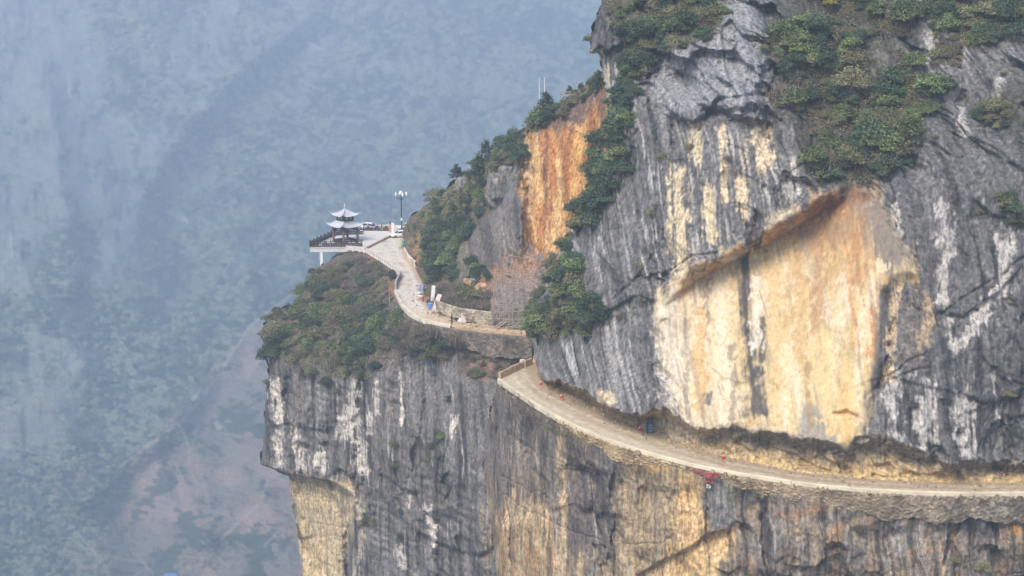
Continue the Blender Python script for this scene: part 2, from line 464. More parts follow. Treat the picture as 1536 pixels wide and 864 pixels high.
# ---- the upper crag: grey limestone with the yellow alcove, overhanging the lower road
lipx = [(803, 549, 2.0), (830, 570, 3.5), (860, 578, 5), (900, 603, 6.5), (940, 622, 6.5), (985, 613, 6), (1020, 632, 5), (1060, 645, 3.2), (1130, 645, 2.4), (1200, 657, 2.0), (1268, 668, 1.9), (1300, 650, 2.2), (1375, 672, 1.9), (1425, 693, 2.0), (1500, 692, 1.6), (1640, 690, 1.6)]
li = np.array(LOW_IN, float)
inY = lambda x: float(ground(x, np.interp(x, li[:, 0], li[:, 1]))[1])
bctrl = [(x, y, inY(x) - k) for x, y, k in lipx] + [
    (800, 500, 205), (830, 480, 199), (900, 450, 188), (1000, 430, 179), (1100, 400, 174.5), (1200, 400, 170), (1300, 400, 166), (1400, 450, 162), (1536, 450, 158), (1640, 450, 157),
    (1000, 540, 176), (1200, 540, 164), (1400, 580, 157), (1536, 580, 155.5),
    (870, 300, 200), (950, 300, 190), (1050, 300, 180), (1150, 280, 174), (1300, 250, 172), (1400, 250, 169), (1536, 250, 165), (905, 150, 203), (1000, 150, 191), (1100, 150, 182), (1200, 150, 184), (1300, 150, 182), (1450, 150, 178), (1536, 150, 174),
    (900, 0, 208), (1000, 0, 200), (1100, 0, 192), (1250, 0, 196), (1400, 0, 192), (1536, 0, 188), (1640, 0, 186), (1640, 250, 163), (900, -60, 214), (1200, -60, 204), (1640, -60, 196)]
bf = rbf(bctrl)
BL = [(905, -60), (903, 0), (895, 25), (886, 55), (884, 82), (898, 80), (905, 110), (912, 160), (916, 190), (912, 250), (884, 290), (866, 330), (852, 370), (832, 420), (802, 455), (788, 480), (792, 505), (800, 520), (803, 552)]
def bdepth(x, y):
    Y = bf(x, y)
    lip = np.interp(x, [p[0] for p in LIP], [p[1] for p in LIP])
    lip = lip + 11 * np.abs(perlin(x / 19, 0 * x, 0 * x, 14)) - 3 + 4 * perlin(x / 8, 0 * x, 0 * x, 4) + 3 * perlin(x / 3.3, 0 * x, 0 * x, 6)
    base = np.interp(x, li[:, 0], li[:, 1])
    lipY = bf(x, lip)
    baseY = ground(x, base)[..., 1]
    t = np.clip((y - lip) / np.maximum(base - lip, 4), 0, 1)
    back = baseY + 0.9 * (1 - t)
    under = lipY + (back - lipY) * sstep(0, 0.42, t)
    return np.where(y > lip, under, Y)
B = Sheet(780, 1640, -60, 734, 1.5, BL + [(p[0], p[1] + 3) for p in LOW_IN] + [(1640, 725), (1640, -60)], bdepth, BL, 16, 9)
lipB = np.interp(B.px, [p[0] for p in LIP], [p[1] for p in LIP])
belowlip = B.py - lipB
baseB = np.interp(B.px, li[:, 0], li[:, 1])
w1 = 5 * fbm(B.x * .15, B.y * .15, B.z * .15, 4, 11, .6); w2 = 5 * fbm(B.x * .15, B.y * .15, B.z * .15, 4, 31, .6)
ROOF = [(990, 447), (1003, 432), (1041, 402), (1073, 387), (1130, 360), (1165, 340), (1200, 320), (1240, 296), (1275, 279), (1300, 288), (1335, 330), (1362, 378), (1372, 410)]
ALC = ROOF + [(1340, 422), (1326, 480), (1315, 560), (1297, 640), (1268, 676), (1200, 662), (1130, 646), (1060, 650), (1018, 610), (1002, 550), (988, 500)]
jag = worley(B.px / 22, B.py / 30, 31)[4] - .5 + .6 * perlin(B.px / 7, B.py / 9, 0 * B.px, 34)
low = 1 - sstep(-10, 14, belowlip)                         # 1 above the lip
blocky = sstep(-20, 30, sdf(B.px + w1, B.py + w2, [(960, -80), (1190, -80), (1190, 60), (1150, 130), (1120, 180), (1000, 180), (940, 120)]))
calm = sstep(-8, 12, sdf(B.px + w1, B.py + w2, ALC))
rd = relief(B, 2, flute=0.6, facet=1.15, big=1.8, fine=0.24, calm=calm) * (1 - .2 * calm)
f1, f2, dx, dy, r1, r2 = worley((B.x + w1 * .35) * 0.15, (B.z + w2 * .35 + .3 * B.x) * 0.19, 77)
rd += blocky * (.7 * np.exp(-((f2 - f1) / (.02 + .08 * r2)) ** 2) * (r1 > .35) + 1.3 * planes((B.x + w1 * .35) * 0.15, (B.z + w2 * .35 + .3 * B.x) * 0.19, 77, 2.2, 5, 4, .1, .12))
rd += blocky * planes((B.x + w1 * .3) * 0.36, (B.z + w2 * .3 + .5 * B.x) * 0.42, 79, 1.2, 3, 2.4, .1, .15)
rd += (4.8 * ledge(B, ROOF[:10], 1.0, 22, 170, 2.6 * w1, 2.6 * w2 + 5 * jag, 80) + .9 * ledge(B, [(x, y + 16) for x, y in ROOF[:9]], 1.0, 5, 60, -1.5 * w2, 2 * w1, 40)) * low
rd += -1.1 * np.exp(-((below(B.px + w1, B.py + w2, ROOF) + 7) / 9) ** 2) * sstep(985, 1010, B.px) * sstep(1300, 1270, B.px)
for pts, w, dep in [([(988, 418), (1040, 384), (1075, 379)], 3.5, 1.4), ([(1130, 350), (1140, 335), (1132, 318)], 7, 1.6), ([(1415, 470), (1440, 450), (1475, 428), (1500, 415), (1536, 385)], 4, .7),
                    ([(1112, 395), (1118, 470), (1124, 560), (1128, 620)], 6, .5), ([(1330, 440), (1340, 480), (1330, 540), (1322, 580)], 7, 1.6), ([(1250, 622), (1270, 618), (1284, 625)], 5, 1.2),
                    ([(925, 447), (945, 430), (960, 412)], 7, 1.5), ([(1180, 85), (1150, 140), (1075, 150), (1060, 178)], 6, 2.0), ([(1000, 60), (985, 110), (975, 180)], 6, 1.2), ([(1490, 640), (1536, 625)], 5, .8), ([(1440, 590), (1475, 608)], 5, .7), ([(1060, 165), (1090, 170), (1130, 165)], 8, 2.2)]:
    rd += crack(B, pts, w, dep, w1 * .5, w2 * .5)
for pts, amp, ramp, fall in [([(884, 82), (905, 75), (930, 62), (950, 50)], 2.5, 10, 50), ([(1000, 165), (1040, 178), (1075, 150), (1120, 175), (1160, 180)], 1.8, 14, 60), ([(905, 470), (950, 440), (985, 447)], 1.3, 8, 40), ([(1400, 462), (1445, 470), (1500, 430), (1536, 390)], .8, 10, 60), ([(1455, 290), (1490, 320), (1536, 330)], 1.0, 10, 40), ([(1330, 560), (1400, 575), (1480, 600), (1536, 590)], .4, 8, 50)]:
    rd += ledge(B, pts, amp, ramp, fall, w1, w2)
rd = rd * (.75 + .25 * low) + .55 * (1 - low) * planes((B.x + .2 * B.y) * .55, B.z * .8 + .2 * B.x, 91, 1.2, 3, 3, .1, .2)
edge = sstep(0, 14, baseB - B.py)
B.Y += rd * edge
B.refresh()

v1 = streaks(B, 0.9, .045, 1); v2 = streaks(B, 2.2, .09, 5); v3 = streaks(B, .35, .03, 9); n1 = fbm(B.x * .5, B.y * .5, B.z * .5, 5, 13, .65)
sp = fbm(B.x * 1.6, B.y * 1.6, B.z * 1.2, 3, 15, .7)
c = np.repeat(GREY[None], len(B.px), 0)
c = mixc(c, DARK, sstep(-.05, .45, v1 + .5 * n1 + .3 * v3))
c = mixc(c, PALE, .75 * sstep(.05, .5, -v1 + .5 * v2 + .3 * n1))
pb = Paint(B, c, 6, 16, 3)
leftface = sdf(B.px, B.py, [(800, 560), (860, 300), (925, 160), (1020, 150), (1010, 380), (985, 460), (1000, 640), (830, 600)])
brk = sstep(-.12, .28, fbm(B.x * .35, B.y * .1, B.z * .2, 3, 27, .6))
pb.mask(.85 * sstep(.17, .34, v2 + .5 * v1) * (.35 + .65 * brk) * sstep(-30, 30, leftface), srgb(202, 199, 194))
pb.mask(.7 * sstep(.15, .35, -v2 + .3 * v1) * sstep(-30, 30, leftface), srgb(82, 80, 80))
mid = [(1005, 190), (1060, 180), (1130, 190), (1200, 240), (1215, 290), (1150, 335), (1070, 380), (1020, 400), (1005, 300)]
mm = sstep(-15, 20, sdf(B.px + pb.ox, B.py, mid))
pb.mask(mm * sstep(.02, .32, v2 + .8 * v1) * .8 * (.35 + .65 * brk), srgb(196, 191, 183))
pb.mask(mm * sstep(.25, .45, v1 - .5 * v3) * .6 * (.3 + .7 * brk), CREAM * .88)
pb.mask(mm * sstep(.0, .3, -v1 - .5 * v2) * .85, srgb(98, 96, 95))
for pts, w in [([(1012, 260), (1020, 330), (1022, 400)], 13), ([(1060, 285), (1066, 350)], 10), ([(1040, 190), (1045, 240)], 9), ([(1140, 200), (1146, 240)], 14), ([(1112, 270), (1118, 320)], 8), ([(1085, 190), (1088, 300)], 5)]:
    pb.line(pts, CREAM, w, .85)
pb.poly([(960, -80), (1190, -80), (1190, 60), (1150, 130), (1120, 170), (1000, 170), (940, 120)], srgb(158, 158, 161), 16, .7)
right = [(1330, 280), (1400, 120), (1660, 60), (1660, 700), (1300, 680), (1320, 480), (1370, 400)]
rm = sstep(-20, 25, sdf(B.px + pb.ox, B.py, right))
pb.mask(rm * .7, srgb(98, 97, 97)); pb.mask(rm * sstep(.2, .45, sp) * .65, srgb(152, 150, 146)); pb.mask(rm * sstep(.0, .4, v1 + .4 * n1) * .8, srgb(62, 61, 62))
for pts, w in [([(1416, 300), (1418, 380), (1414, 450)], 9), ([(1500, 355), (1510, 400), (1507, 440)], 9), ([(1345, 315), (1350, 350)], 7), ([(1440, 520), (1475, 470), (1495, 440)], 9), ([(1490, 560), (1497, 640)], 3.5), ([(1340, 570), (1335, 600), (1347, 665)], 10), ([(1392, 580), (1390, 655), (1380, 668)], 11), ([(1372, 560), (1374, 650)], 5), ([(1443, 600), (1450, 660), (1462, 688)], 13), ([(1425, 480), (1424, 520)], 5), ([(1520, 380), (1515, 300)], 5), ([(1310, 50), (1325, 110), (1330, 130)], 9), ([(1440, 160), (1445, 200)], 6), ([(1500, 120), (1490, 160)], 6), ([(1400, 40), (1395, 90)], 7), ([(1192, 240), (1200, 290)], 6)]:
    pb.line(pts, srgb(196, 190, 182), w, .8, .5)
# the alcove
pb.ox = pb.ox * 1.8 + 4 * jag; pb.oy = pb.oy * 1.3 + 5 * jag
m = pb.poly(ALC, YELLOW, 12, 1.0, .35, .5)
pb.ox = (pb.ox - 4 * jag) / 1.8; pb.oy = (pb.oy - 5 * jag) / 1.3
alc = m
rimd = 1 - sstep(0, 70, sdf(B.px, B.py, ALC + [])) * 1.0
patch = fbm(B.x * .3, B.y * .3, B.z * .03, 4, 21, .65)
pb.mask(alc * sstep(-.05, .35, patch + .25 * v2) * .9, CREAM)
pb.mask(alc * sstep(.1, .4, v1 + .35 * v2) * .55, srgb(232, 218, 190))
pb.mask(alc * sstep(.12, .36, -patch + .3 * v3) * .75, srgb(200, 166, 116))
pb.mask(alc * sstep(.15, .4, fbm(B.x * .22, B.y * .22, B.z * .02, 3, 24)) * .6, srgb(196, 178, 148))
leftpale = sstep(-30, 60, 1105 - B.px + pb.ox)
pb.mask(alc * leftpale * .55, srgb(226, 208, 176))
pb.mask(alc * sstep(.12, .38, v3 + .6 * v1 - .3 * n1) * .55, srgb(168, 150, 124))
pb.mask(alc * sstep(.22, .42, v2 - .6 * v1) * .5, srgb(140, 128, 112))
pb.mask(alc * sstep(.15, .4, -v2 + .5 * v1) * .5, srgb(234, 222, 198))
pb.mask(alc * sstep(.3, .55, n1 + .4 * sp) * .5, srgb(176, 142, 98))
om = pb.poly([(1195, 345), (1285, 290), (1335, 335), (1345, 395), (1318, 440), (1312, 520), (1298, 540), (1280, 440), (1240, 420)], srgb(204, 166, 112), 26, .6, .8, 1.1)
pb.mask(alc * sstep(1215, 1250, B.px) * (1 - sstep(560, 640, B.py)) * sstep(.16, .34, v2 * .7 + v1 * .6) * .6, srgb(200, 136, 76))
pb.line([(1308, 440), (1306, 500), (1296, 535)], srgb(204, 136, 76), 7, .7); pb.line([(1278, 470), (1280, 520)], srgb(204, 140, 82), 4, .6)
pb.poly([(1290, 283), (1335, 328), (1368, 385), (1348, 408), (1324, 402), (1310, 365), (1294, 330)], srgb(136, 126, 116), 10, .95, .8, 1.0)
pb.poly([(1180, 340), (1285, 290), (1300, 330), (1250, 365), (1190, 385)], srgb(160, 126, 96), 14, .6, .6, .6)
SOF = [(1000, 440), (1041, 402), (1073, 388), (1130, 358), (1165, 338), (1200, 319), (1245, 290), (1275, 279), (1302, 290), (1270, 318), (1215, 346), (1150, 372), (1100, 391), (1062, 414), (1018, 446)]
pb.poly(SOF, srgb(190, 144, 98), 6, .85, .8, .2)
pb.mask(sstep(-4, 6, sdf(B.px + pb.ox, B.py + pb.oy, SOF)) * sstep(0, .35, fbm((B.x + B.z) * .5, B.y * .5, (B.z - B.x) * 1.6, 3, 23, .6)), srgb(222, 190, 144))
pb.poly([(1200, 318), (1250, 287), (1278, 277), (1305, 292), (1262, 310), (1215, 330)], srgb(146, 98, 66), 7, .8, .7, .3)
pb.poly([(1000, 425), (1040, 395), (1073, 385), (1040, 420), (1008, 436)], srgb(208, 182, 150), 5, .9); pb.poly([(1072, 385), (1118, 380), (1105, 392), (1075, 392)], srgb(226, 206, 178), 4, .9)
pb.poly([(1150, 325), (1190, 310), (1205, 316), (1165, 338)], srgb(206, 190, 160), 5, .7)
pb.poly([(1108, 380), (1126, 372), (1128, 470), (1140, 560), (1147, 625), (1120, 628), (1116, 560), (1110, 470)], srgb(86, 82, 80), 7, .95, .6, 1.0)
pb.line([(1145, 480), (1140, 520), (1136, 560)], srgb(90, 86, 84), 8, .9); pb.line([(1130, 340), (1136, 370)], srgb(70, 62, 60), 11, .9, .5)
pb.poly([(1052, 590), (1068, 588), (1066, 608), (1054, 606)], srgb(96, 100, 106), 2, .95); pb.line([(1077, 582), (1078, 590)], srgb(110, 106, 104), 3, .9)
pb.poly([(1205, 610), (1220, 605), (1245, 640), (1262, 672), (1240, 678), (1195, 655)], srgb(150, 146, 136), 6, .85)
pb.poly([(1012, 440), (1030, 520), (1010, 600), (1040, 640), (985, 600), (985, 500)], srgb(206, 198, 184), 10, .65, .8, .9)
pb.poly([(1318, 440), (1336, 424), (1345, 480), (1330, 540), (1318, 590), (1305, 600), (1312, 520)], srgb(100, 97, 97), 5, .9, .4, .5)
pb.line([(1348, 420), (1342, 470), (1334, 510), (1330, 570)], srgb(222, 196, 156), 6, .85, .5); pb.line([(1392, 455), (1395, 480), (1384, 510)], srgb(216, 186, 138), 9, .8, .5)
pb.poly([(1345, 440), (1390, 440), (1398, 500), (1360, 560), (1338, 540)], srgb(132, 122, 112), 10, .6, .8, .8)
for pts, w, cc in [([(1003, 470), (1008, 560), (1022, 620)], 12, (228, 214, 188)), ([(1050, 470), (1048, 540), (1052, 600)], 12, (206, 170, 116)), ([(1080, 420), (1082, 500), (1090, 630)], 12, (226, 210, 180)), ([(1136, 420), (1138, 470), (1134, 520)], 7, (232, 222, 204)), ([(1160, 400), (1165, 500), (1170, 600)], 12, (214, 184, 134)), ([(1195, 400), (1200, 480), (1205, 560)], 14, (200, 166, 116)), ([(1225, 360), (1228, 420), (1222, 500)], 10, (184, 146, 106)), ([(1262, 420), (1258, 470), (1252, 520)], 9, (230, 214, 182)), ([(1240, 500), (1238, 580), (1245, 640)], 12, (224, 196, 142)), ([(1318, 400), (1300, 450), (1290, 530), (1284, 600)], 9, (230, 212, 176)), ([(1180, 520), (1178, 640)], 8, (226, 206, 168)), ([(1270, 560), (1272, 650)], 10, (222, 184, 122)), ([(1062, 420), (1064, 520)], 4, (150, 136, 118)), ([(1098, 520), (1100, 640)], 5, (146, 134, 120)), ([(1212, 540), (1214, 640)], 4, (166, 142, 110)), ([(1030, 480), (1028, 600)], 4, (164, 148, 126)), ([(1284, 330), (1288, 420)], 8, (188, 140, 98))]:
    pb.line(pts, srgb(*cc), w, .75, .6)
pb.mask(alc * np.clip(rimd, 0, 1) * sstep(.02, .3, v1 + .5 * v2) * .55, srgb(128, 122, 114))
# under the lip
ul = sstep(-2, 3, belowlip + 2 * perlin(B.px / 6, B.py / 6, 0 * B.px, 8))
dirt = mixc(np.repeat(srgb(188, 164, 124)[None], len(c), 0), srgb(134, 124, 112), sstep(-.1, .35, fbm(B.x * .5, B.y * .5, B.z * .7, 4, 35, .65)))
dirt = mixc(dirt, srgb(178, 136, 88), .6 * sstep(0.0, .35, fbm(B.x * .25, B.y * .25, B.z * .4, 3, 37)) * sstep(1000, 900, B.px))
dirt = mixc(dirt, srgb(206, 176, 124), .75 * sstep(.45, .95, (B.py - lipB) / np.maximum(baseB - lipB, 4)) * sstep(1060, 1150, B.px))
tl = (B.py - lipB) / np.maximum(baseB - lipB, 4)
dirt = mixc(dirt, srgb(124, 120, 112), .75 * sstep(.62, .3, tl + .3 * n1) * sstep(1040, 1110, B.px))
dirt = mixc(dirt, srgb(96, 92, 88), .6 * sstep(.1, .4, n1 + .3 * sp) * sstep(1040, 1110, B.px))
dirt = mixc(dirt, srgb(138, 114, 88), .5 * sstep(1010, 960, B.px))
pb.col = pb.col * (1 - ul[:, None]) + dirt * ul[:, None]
pb.poly([(893, 582), (915, 585), (925, 605), (912, 612), (897, 600)], CREAM, 4, .8); pb.poly([(985, 618), (1010, 622), (1055, 645), (1040, 662), (1000, 655), (982, 640)], srgb(186, 172, 148), 7, .8, .9, .2)
# broken white edge at the far left, and the pale rib under the overhang block
pb.line([(796, 505), (800, 540)], srgb(196, 186, 170), 7, .8, .5); pb.line([(897, 82), (906, 120), (916, 160)], srgb(224, 210, 184), 7, .95, .3)
pb.line([(925, 90), (918, 130)], srgb(190, 184, 176), 3, .7)
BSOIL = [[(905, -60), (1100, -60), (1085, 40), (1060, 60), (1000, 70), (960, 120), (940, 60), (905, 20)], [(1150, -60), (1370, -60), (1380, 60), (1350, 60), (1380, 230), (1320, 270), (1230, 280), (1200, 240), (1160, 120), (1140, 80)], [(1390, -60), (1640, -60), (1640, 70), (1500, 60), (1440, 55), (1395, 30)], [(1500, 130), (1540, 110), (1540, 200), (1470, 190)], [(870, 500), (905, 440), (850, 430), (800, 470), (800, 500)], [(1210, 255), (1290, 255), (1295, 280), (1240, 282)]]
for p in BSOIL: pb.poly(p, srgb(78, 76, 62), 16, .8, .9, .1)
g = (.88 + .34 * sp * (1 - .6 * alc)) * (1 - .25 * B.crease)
grain = 1 - .65 * np.clip(alc, 0, 1) - .0 * (1 - low)
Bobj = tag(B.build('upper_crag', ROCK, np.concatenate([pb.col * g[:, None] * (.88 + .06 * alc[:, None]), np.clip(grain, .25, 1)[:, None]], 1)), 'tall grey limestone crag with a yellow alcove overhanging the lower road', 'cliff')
Bobj['kind'] = 'structure'

# ---- the orange cliff and scrub slope above the upper road
cctrl = curve_ground(UP_IN) + [(650, 340, 284), (640, 380, 274), (660, 420, 262), (700, 400, 253), (740, 380, 247), (780, 380, 242), (700, 350, 259), (760, 330, 250), (790, 300, 246), (800, 380, 239), (850, 350, 235), (820, 250, 243), (870, 250, 238), (900, 150, 238), (800, 200, 250), (850, 170, 245),
    (606, 330, 304), (650, 300, 291), (700, 258, 277), (740, 228, 266), (780, 195, 257), (830, 160, 251), (870, 130, 246), (905, 112, 243), (960, 90, 238), (760, 450, 235), (800, 450, 231), (700, 460, 243), (720, 430, 246), (680, 440, 250), (960, 300, 230), (960, 500, 222), (880, 440, 228)]
CR = [(603, 345), (610, 328), (622, 320), (650, 300), (690, 265), (735, 232), (775, 204), (785, 192), (830, 160), (870, 132), (905, 112), (960, 90)]
Cs = Sheet(600, 960, 80, 512, 1.5, CR + [(960, 512), (840, 502)] + [(x, y + 2) for x, y in UP_IN[::-1]], rbf(cctrl), CR, 12, 6)
w1 = 5 * fbm(Cs.x * .15, Cs.y * .15, Cs.z * .15, 4, 12, .6); w2 = 5 * fbm(Cs.x * .15, Cs.y * .15, Cs.z * .15, 4, 32, .6)
rd = relief(Cs, 4, flute=.6, facet=.9, big=1.9, fine=.13)
rd += crack(Cs, [(792, 200), (796, 260), (790, 330), (800, 380)], 6, 2.0, w1, w2) + crack(Cs, [(755, 262), (740, 300), (690, 345)], 6, 1.6, w1, w2)
rd += ledge(Cs, [(685, 365), (715, 345), (750, 310), (790, 290)], -1.8, 14, 60, w1, w2) + ledge(Cs, [(735, 285), (750, 262), (772, 250), (790, 270)], -2.2, 12, 30, w1, w2)
rd += ledge(Cs, [(785, 195), (830, 165), (870, 135), (905, 120)], 1.4, 10, 200, w1, w2)
iu = np.array(UP_IN, float)
Cs.Y += rd * sstep(0, 16, seg_dist(Cs.px, Cs.py, UP_IN))
Cs.refresh()
v1 = streaks(Cs, .8, .05, 2); v2 = streaks(Cs, 2.0, .1, 6); n1 = fbm(Cs.x * .5, Cs.y * .5, Cs.z * .5, 5, 14, .65); sp = fbm(Cs.x * 1.6, Cs.y * 1.6, Cs.z * 1.2, 3, 16, .7)
c = np.repeat(srgb(112, 100, 84)[None], len(Cs.px), 0)
c = mixc(c, srgb(84, 88, 66), sstep(-.1, .4, n1)); c = mixc(c, srgb(144, 120, 98), sstep(.1, .5, -n1) * .8)
pc = Paint(Cs, c, 7, 14, 5)
m = pc.poly([(680, 420), (690, 365), (750, 305), (790, 285), (815, 200), (790, 185), (905, 105), (970, 90), (970, 470), (740, 470), (735, 400)], srgb(124, 117, 110), 8)
pc.mask(m * sstep(0, .4, v1) * .8, srgb(82, 78, 78)); pc.mask(m * sstep(.1, .4, -v1 + .4 * v2) * .7, srgb(168, 158, 148))
OR = [(790, 205), (815, 190), (835, 180), (860, 190), (880, 165), (905, 130), (912, 190), (900, 260), (870, 330), (850, 360), (825, 390), (800, 375), (790, 350), (785, 290)]
m = pc.poly(OR, srgb(198, 150, 96), 6, 1, .3, .3)
pc.mask(m * sstep(.0, .35, v2 + .4 * v1) * .75, srgb(216, 184, 134)); pc.mask(m * sstep(.05, .35, -v1 + .4 * n1) * .75, srgb(188, 118, 62)); pc.mask(m * sstep(.12, .4, n1 + .5 * v1) * .6, srgb(136, 102, 82))
pc.poly([(800, 185), (850, 150), (905, 112), (912, 140), (880, 180), (870, 200), (835, 190), (805, 200)], srgb(138, 112, 94), 10, .8, .6, .9)
for pts, w, cc in [([(820, 205), (818, 270), (822, 340)], 5, (132, 92, 66)), ([(852, 190), (848, 250), (850, 310)], 6, (150, 96, 58)), ([(836, 240), (838, 320), (830, 380)], 5, (226, 188, 130)), ([(868, 190), (866, 260), (860, 320)], 6, (220, 170, 104)), ([(806, 220), (808, 300)], 6, (224, 182, 122)), ([(885, 170), (884, 240)], 6, (160, 106, 66)), ([(842, 180), (858, 172), (880, 150)], 9, (118, 96, 86)), ([(900, 130), (903, 180)], 7, (128, 98, 80))]:
    pc.line(pts, srgb(*cc), w, .8, .6)
pc.poly([(695, 452), (720, 420), (745, 402), (800, 378), (815, 400), (800, 440), (748, 428), (738, 466), (700, 464)], srgb(158, 118, 88), 12, .65, 1.0, .3)
pc.line([(791, 215), (795, 300), (793, 360)], srgb(216, 190, 146), 5, .7, .5)
pc.poly([(715, 430), (745, 410), (760, 408), (740, 440), (735, 460), (715, 450)], srgb(168, 122, 90), 9, .75, .7, .1); pc.poly([(765, 390), (800, 375), (800, 415), (780, 415)], srgb(164, 126, 96), 12, .5, 1.2, .6)
pc.poly([(740, 425), (800, 415), (800, 490), (738, 488), (735, 460)], srgb(138, 128, 118), 14, .7, 1.2, .1)
pc.poly([(612, 362), (640, 350), (636, 400), (622, 402)], srgb(186, 134, 92), 8, .75, .8, .1)
pc.poly([(730, 290), (752, 258), (776, 250), (770, 300), (740, 310)], srgb(128, 128, 132), 4, .95); pc.poly([(688, 270), (702, 262), (700, 285), (690, 290)], srgb(150, 150, 152), 3, .9); pc.poly([(638, 345), (650, 335), (650, 355), (640, 360)], srgb(148, 146, 146), 3, .9)
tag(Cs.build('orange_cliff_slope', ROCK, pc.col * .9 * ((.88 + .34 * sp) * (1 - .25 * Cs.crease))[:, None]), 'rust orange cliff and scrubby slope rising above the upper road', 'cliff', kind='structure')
# ---- the spur under the pavilion and the face below the upper road
A1P = [(547, 375), (524, 377), (505, 383), (490, 393), (472, 404), (462, 422), (440, 455), (415, 466), (395, 488), (391, 505), (399, 520), (405, 545), (399, 580), (397, 620), (395, 655), (391, 697), (434, 714), (438, 760), (446, 800), (453, 850), (456, 900), (840, 900), (840, 506)] + UP_OUT[::-1][1:]
actrl = curve_ground(UP_OUT) + [(500, 383, 298), (478, 410, 287), (440, 468, 276), (400, 500, 269), (520, 430, 275), (560, 440, 268), (560, 480, 256), (500, 500, 258), (440, 510, 263), (402, 545, 263), (450, 545, 256), (500, 550, 250), (560, 560, 240), (600, 520, 240), (640, 520, 236), (700, 540, 229), (760, 530, 227.5), (790, 545, 226), (840, 560, 222), (700, 590, 222), (650, 580, 231), (600, 600, 236),
    (395, 650, 261), (450, 650, 254), (500, 650, 248), (560, 650, 240), (620, 660, 230), (700, 660, 217), (760, 660, 210), (840, 660, 206), (393, 695, 260), (440, 705, 254), (500, 715, 248), (450, 864, 256), (500, 864, 249), (560, 864, 241), (640, 864, 228), (720, 864, 213), (840, 864, 203)]
SIL = [(547, 375), (524, 377), (505, 383), (490, 393), (472, 404), (462, 422), (440, 455), (415, 466), (395, 488), (391, 505), (399, 520), (405, 545), (399, 580), (397, 620), (395, 655), (391, 697)]
A1 = Sheet(385, 840, 370, 900, 1.5, A1P, rbf(actrl), SIL, 12, 6)
w1 = 5 * fbm(A1.x * .15, A1.y * .15, A1.z * .15, 4, 12, .6); w2 = 5 * fbm(A1.x * .15, A1.y * .15, A1.z * .15, 4, 32, .6)
face = sstep(0, 30, below(A1.px + w1, A1.py + w2, [(380, 545), (430, 540), (500, 555), (560, 560), (600, 530), (650, 520), (700, 570), (760, 600), (840, 600)]))
rd = relief(A1, 6, flute=.55, facet=1.1, big=1.8, fine=.24, bed=.3) * (.35 + .65 * face)
rd += ledge(A1, [(380, 692), (395, 696), (434, 709), (470, 714), (505, 722), (530, 740)], 6.5, 12, 900, w1 * .3, w2 * .3)
rd += ledge(A1, [(590, 800), (600, 785), (640, 760), (690, 745)], -1.6, 10, 40, w1, w2) + ledge(A1, [(620, 790), (660, 812), (720, 830), (745, 815)], 1.6, 8, 80, w1, w2) + ledge(A1, [(395, 640), (430, 632), (470, 640), (500, 650)], .8, 6, 30, w1, w2) + ledge(A1, [(430, 800), (455, 806), (475, 800)], .9, 5, 60, w1, w2)
rd += crack(A1, [(545, 560), (535, 640), (545, 720), (520, 800), (525, 900)], 7, 1.8, w1, w2) + crack(A1, [(640, 600), (625, 680), (600, 760)], 6, 1.2, w1, w2) + 0
A1.Y += rd * sstep(0, 16, seg_dist(A1.px, A1.py, UP_OUT)); A1.refresh()
v1 = streaks(A1, .8, .05, 3); v2 = streaks(A1, 1.9, .09, 7); v3 = streaks(A1, .3, .03, 9); n1 = fbm(A1.x * .5, A1.y * .5, A1.z * .5, 5, 17, .65); sp = fbm(A1.x * 1.6, A1.y * 1.6, A1.z * 1.2, 3, 18, .7)
c = np.repeat(srgb(118, 114, 109)[None], len(A1.px), 0)
c = mixc(c, srgb(80, 77, 75), sstep(-.05, .4, v1 + .5 * n1)); c = mixc(c, srgb(150, 147, 145), .7 * sstep(.08, .5, -v1 + .5 * v2)); c = mixc(c, srgb(128, 116, 104), .6 * sstep(.1, .4, v3))
pa = Paint(A1, c, 6, 14, 7)
pa.mask(face * .7 * sstep(.12, .34, -v2 + .5 * v1), srgb(64, 62, 62))
pa.mask(face * .8 * sstep(.26, .42, v2 + .5 * v1) * sstep(-.12, .25, fbm(A1.x * .3, A1.y * .1, A1.z * .18, 3, 29, .6)), srgb(190, 184, 178))
for pts, w in [([(533, 575), (530, 610), (540, 660), (545, 705)], 8), ([(517, 615), (515, 655)], 8), ([(525, 615), (527, 650)], 6), ([(603, 560), (602, 635)], 3), ([(414, 575), (418, 640), (420, 695)], 7), ([(440, 640), (450, 690), (455, 705)], 6), ([(480, 685), (482, 705)], 8), ([(682, 625), (680, 655)], 4), ([(556, 620), (556, 650)], 3), ([(615, 745), (615, 760)], 3), ([(640, 765), (650, 810)], 6), ([(600, 820), (602, 850)], 5), ([(565, 570), (566, 620)], 3)]:
    pa.line(pts, srgb(216, 206, 192), w, .85, .5)
OC = [(434, 716), (520, 722), (535, 740), (525, 800), (505, 900), (455, 900), (445, 800)]
m = pa.poly(OC, srgb(204, 182, 142), 8, .95, .5, .8); pa.mask(m * sstep(.05, .35, v2) * .7, srgb(228, 212, 184)); pa.mask(m * sstep(.1, .4, v1 - .3 * n1) * .6, srgb(192, 150, 102)); pa.mask(m * sstep(.15, .4, -v1 + .3 * v2) * .6, srgb(120, 108, 100))
pa.poly([(525, 735), (545, 760), (530, 860), (515, 900), (535, 900), (545, 800)], srgb(224, 208, 182), 6, .7, .6, .9)
pa.poly([(735, 780), (800, 760), (840, 780), (840, 900), (750, 900)], srgb(192, 166, 126), 14, .7, .6, 1.1)
veg = [(380, 545), (430, 535), (480, 540), (545, 562), (600, 520), (640, 510), (690, 515), (700, 495), (600, 470), (590, 400), (545, 372), (480, 375), (430, 440), (385, 480)]
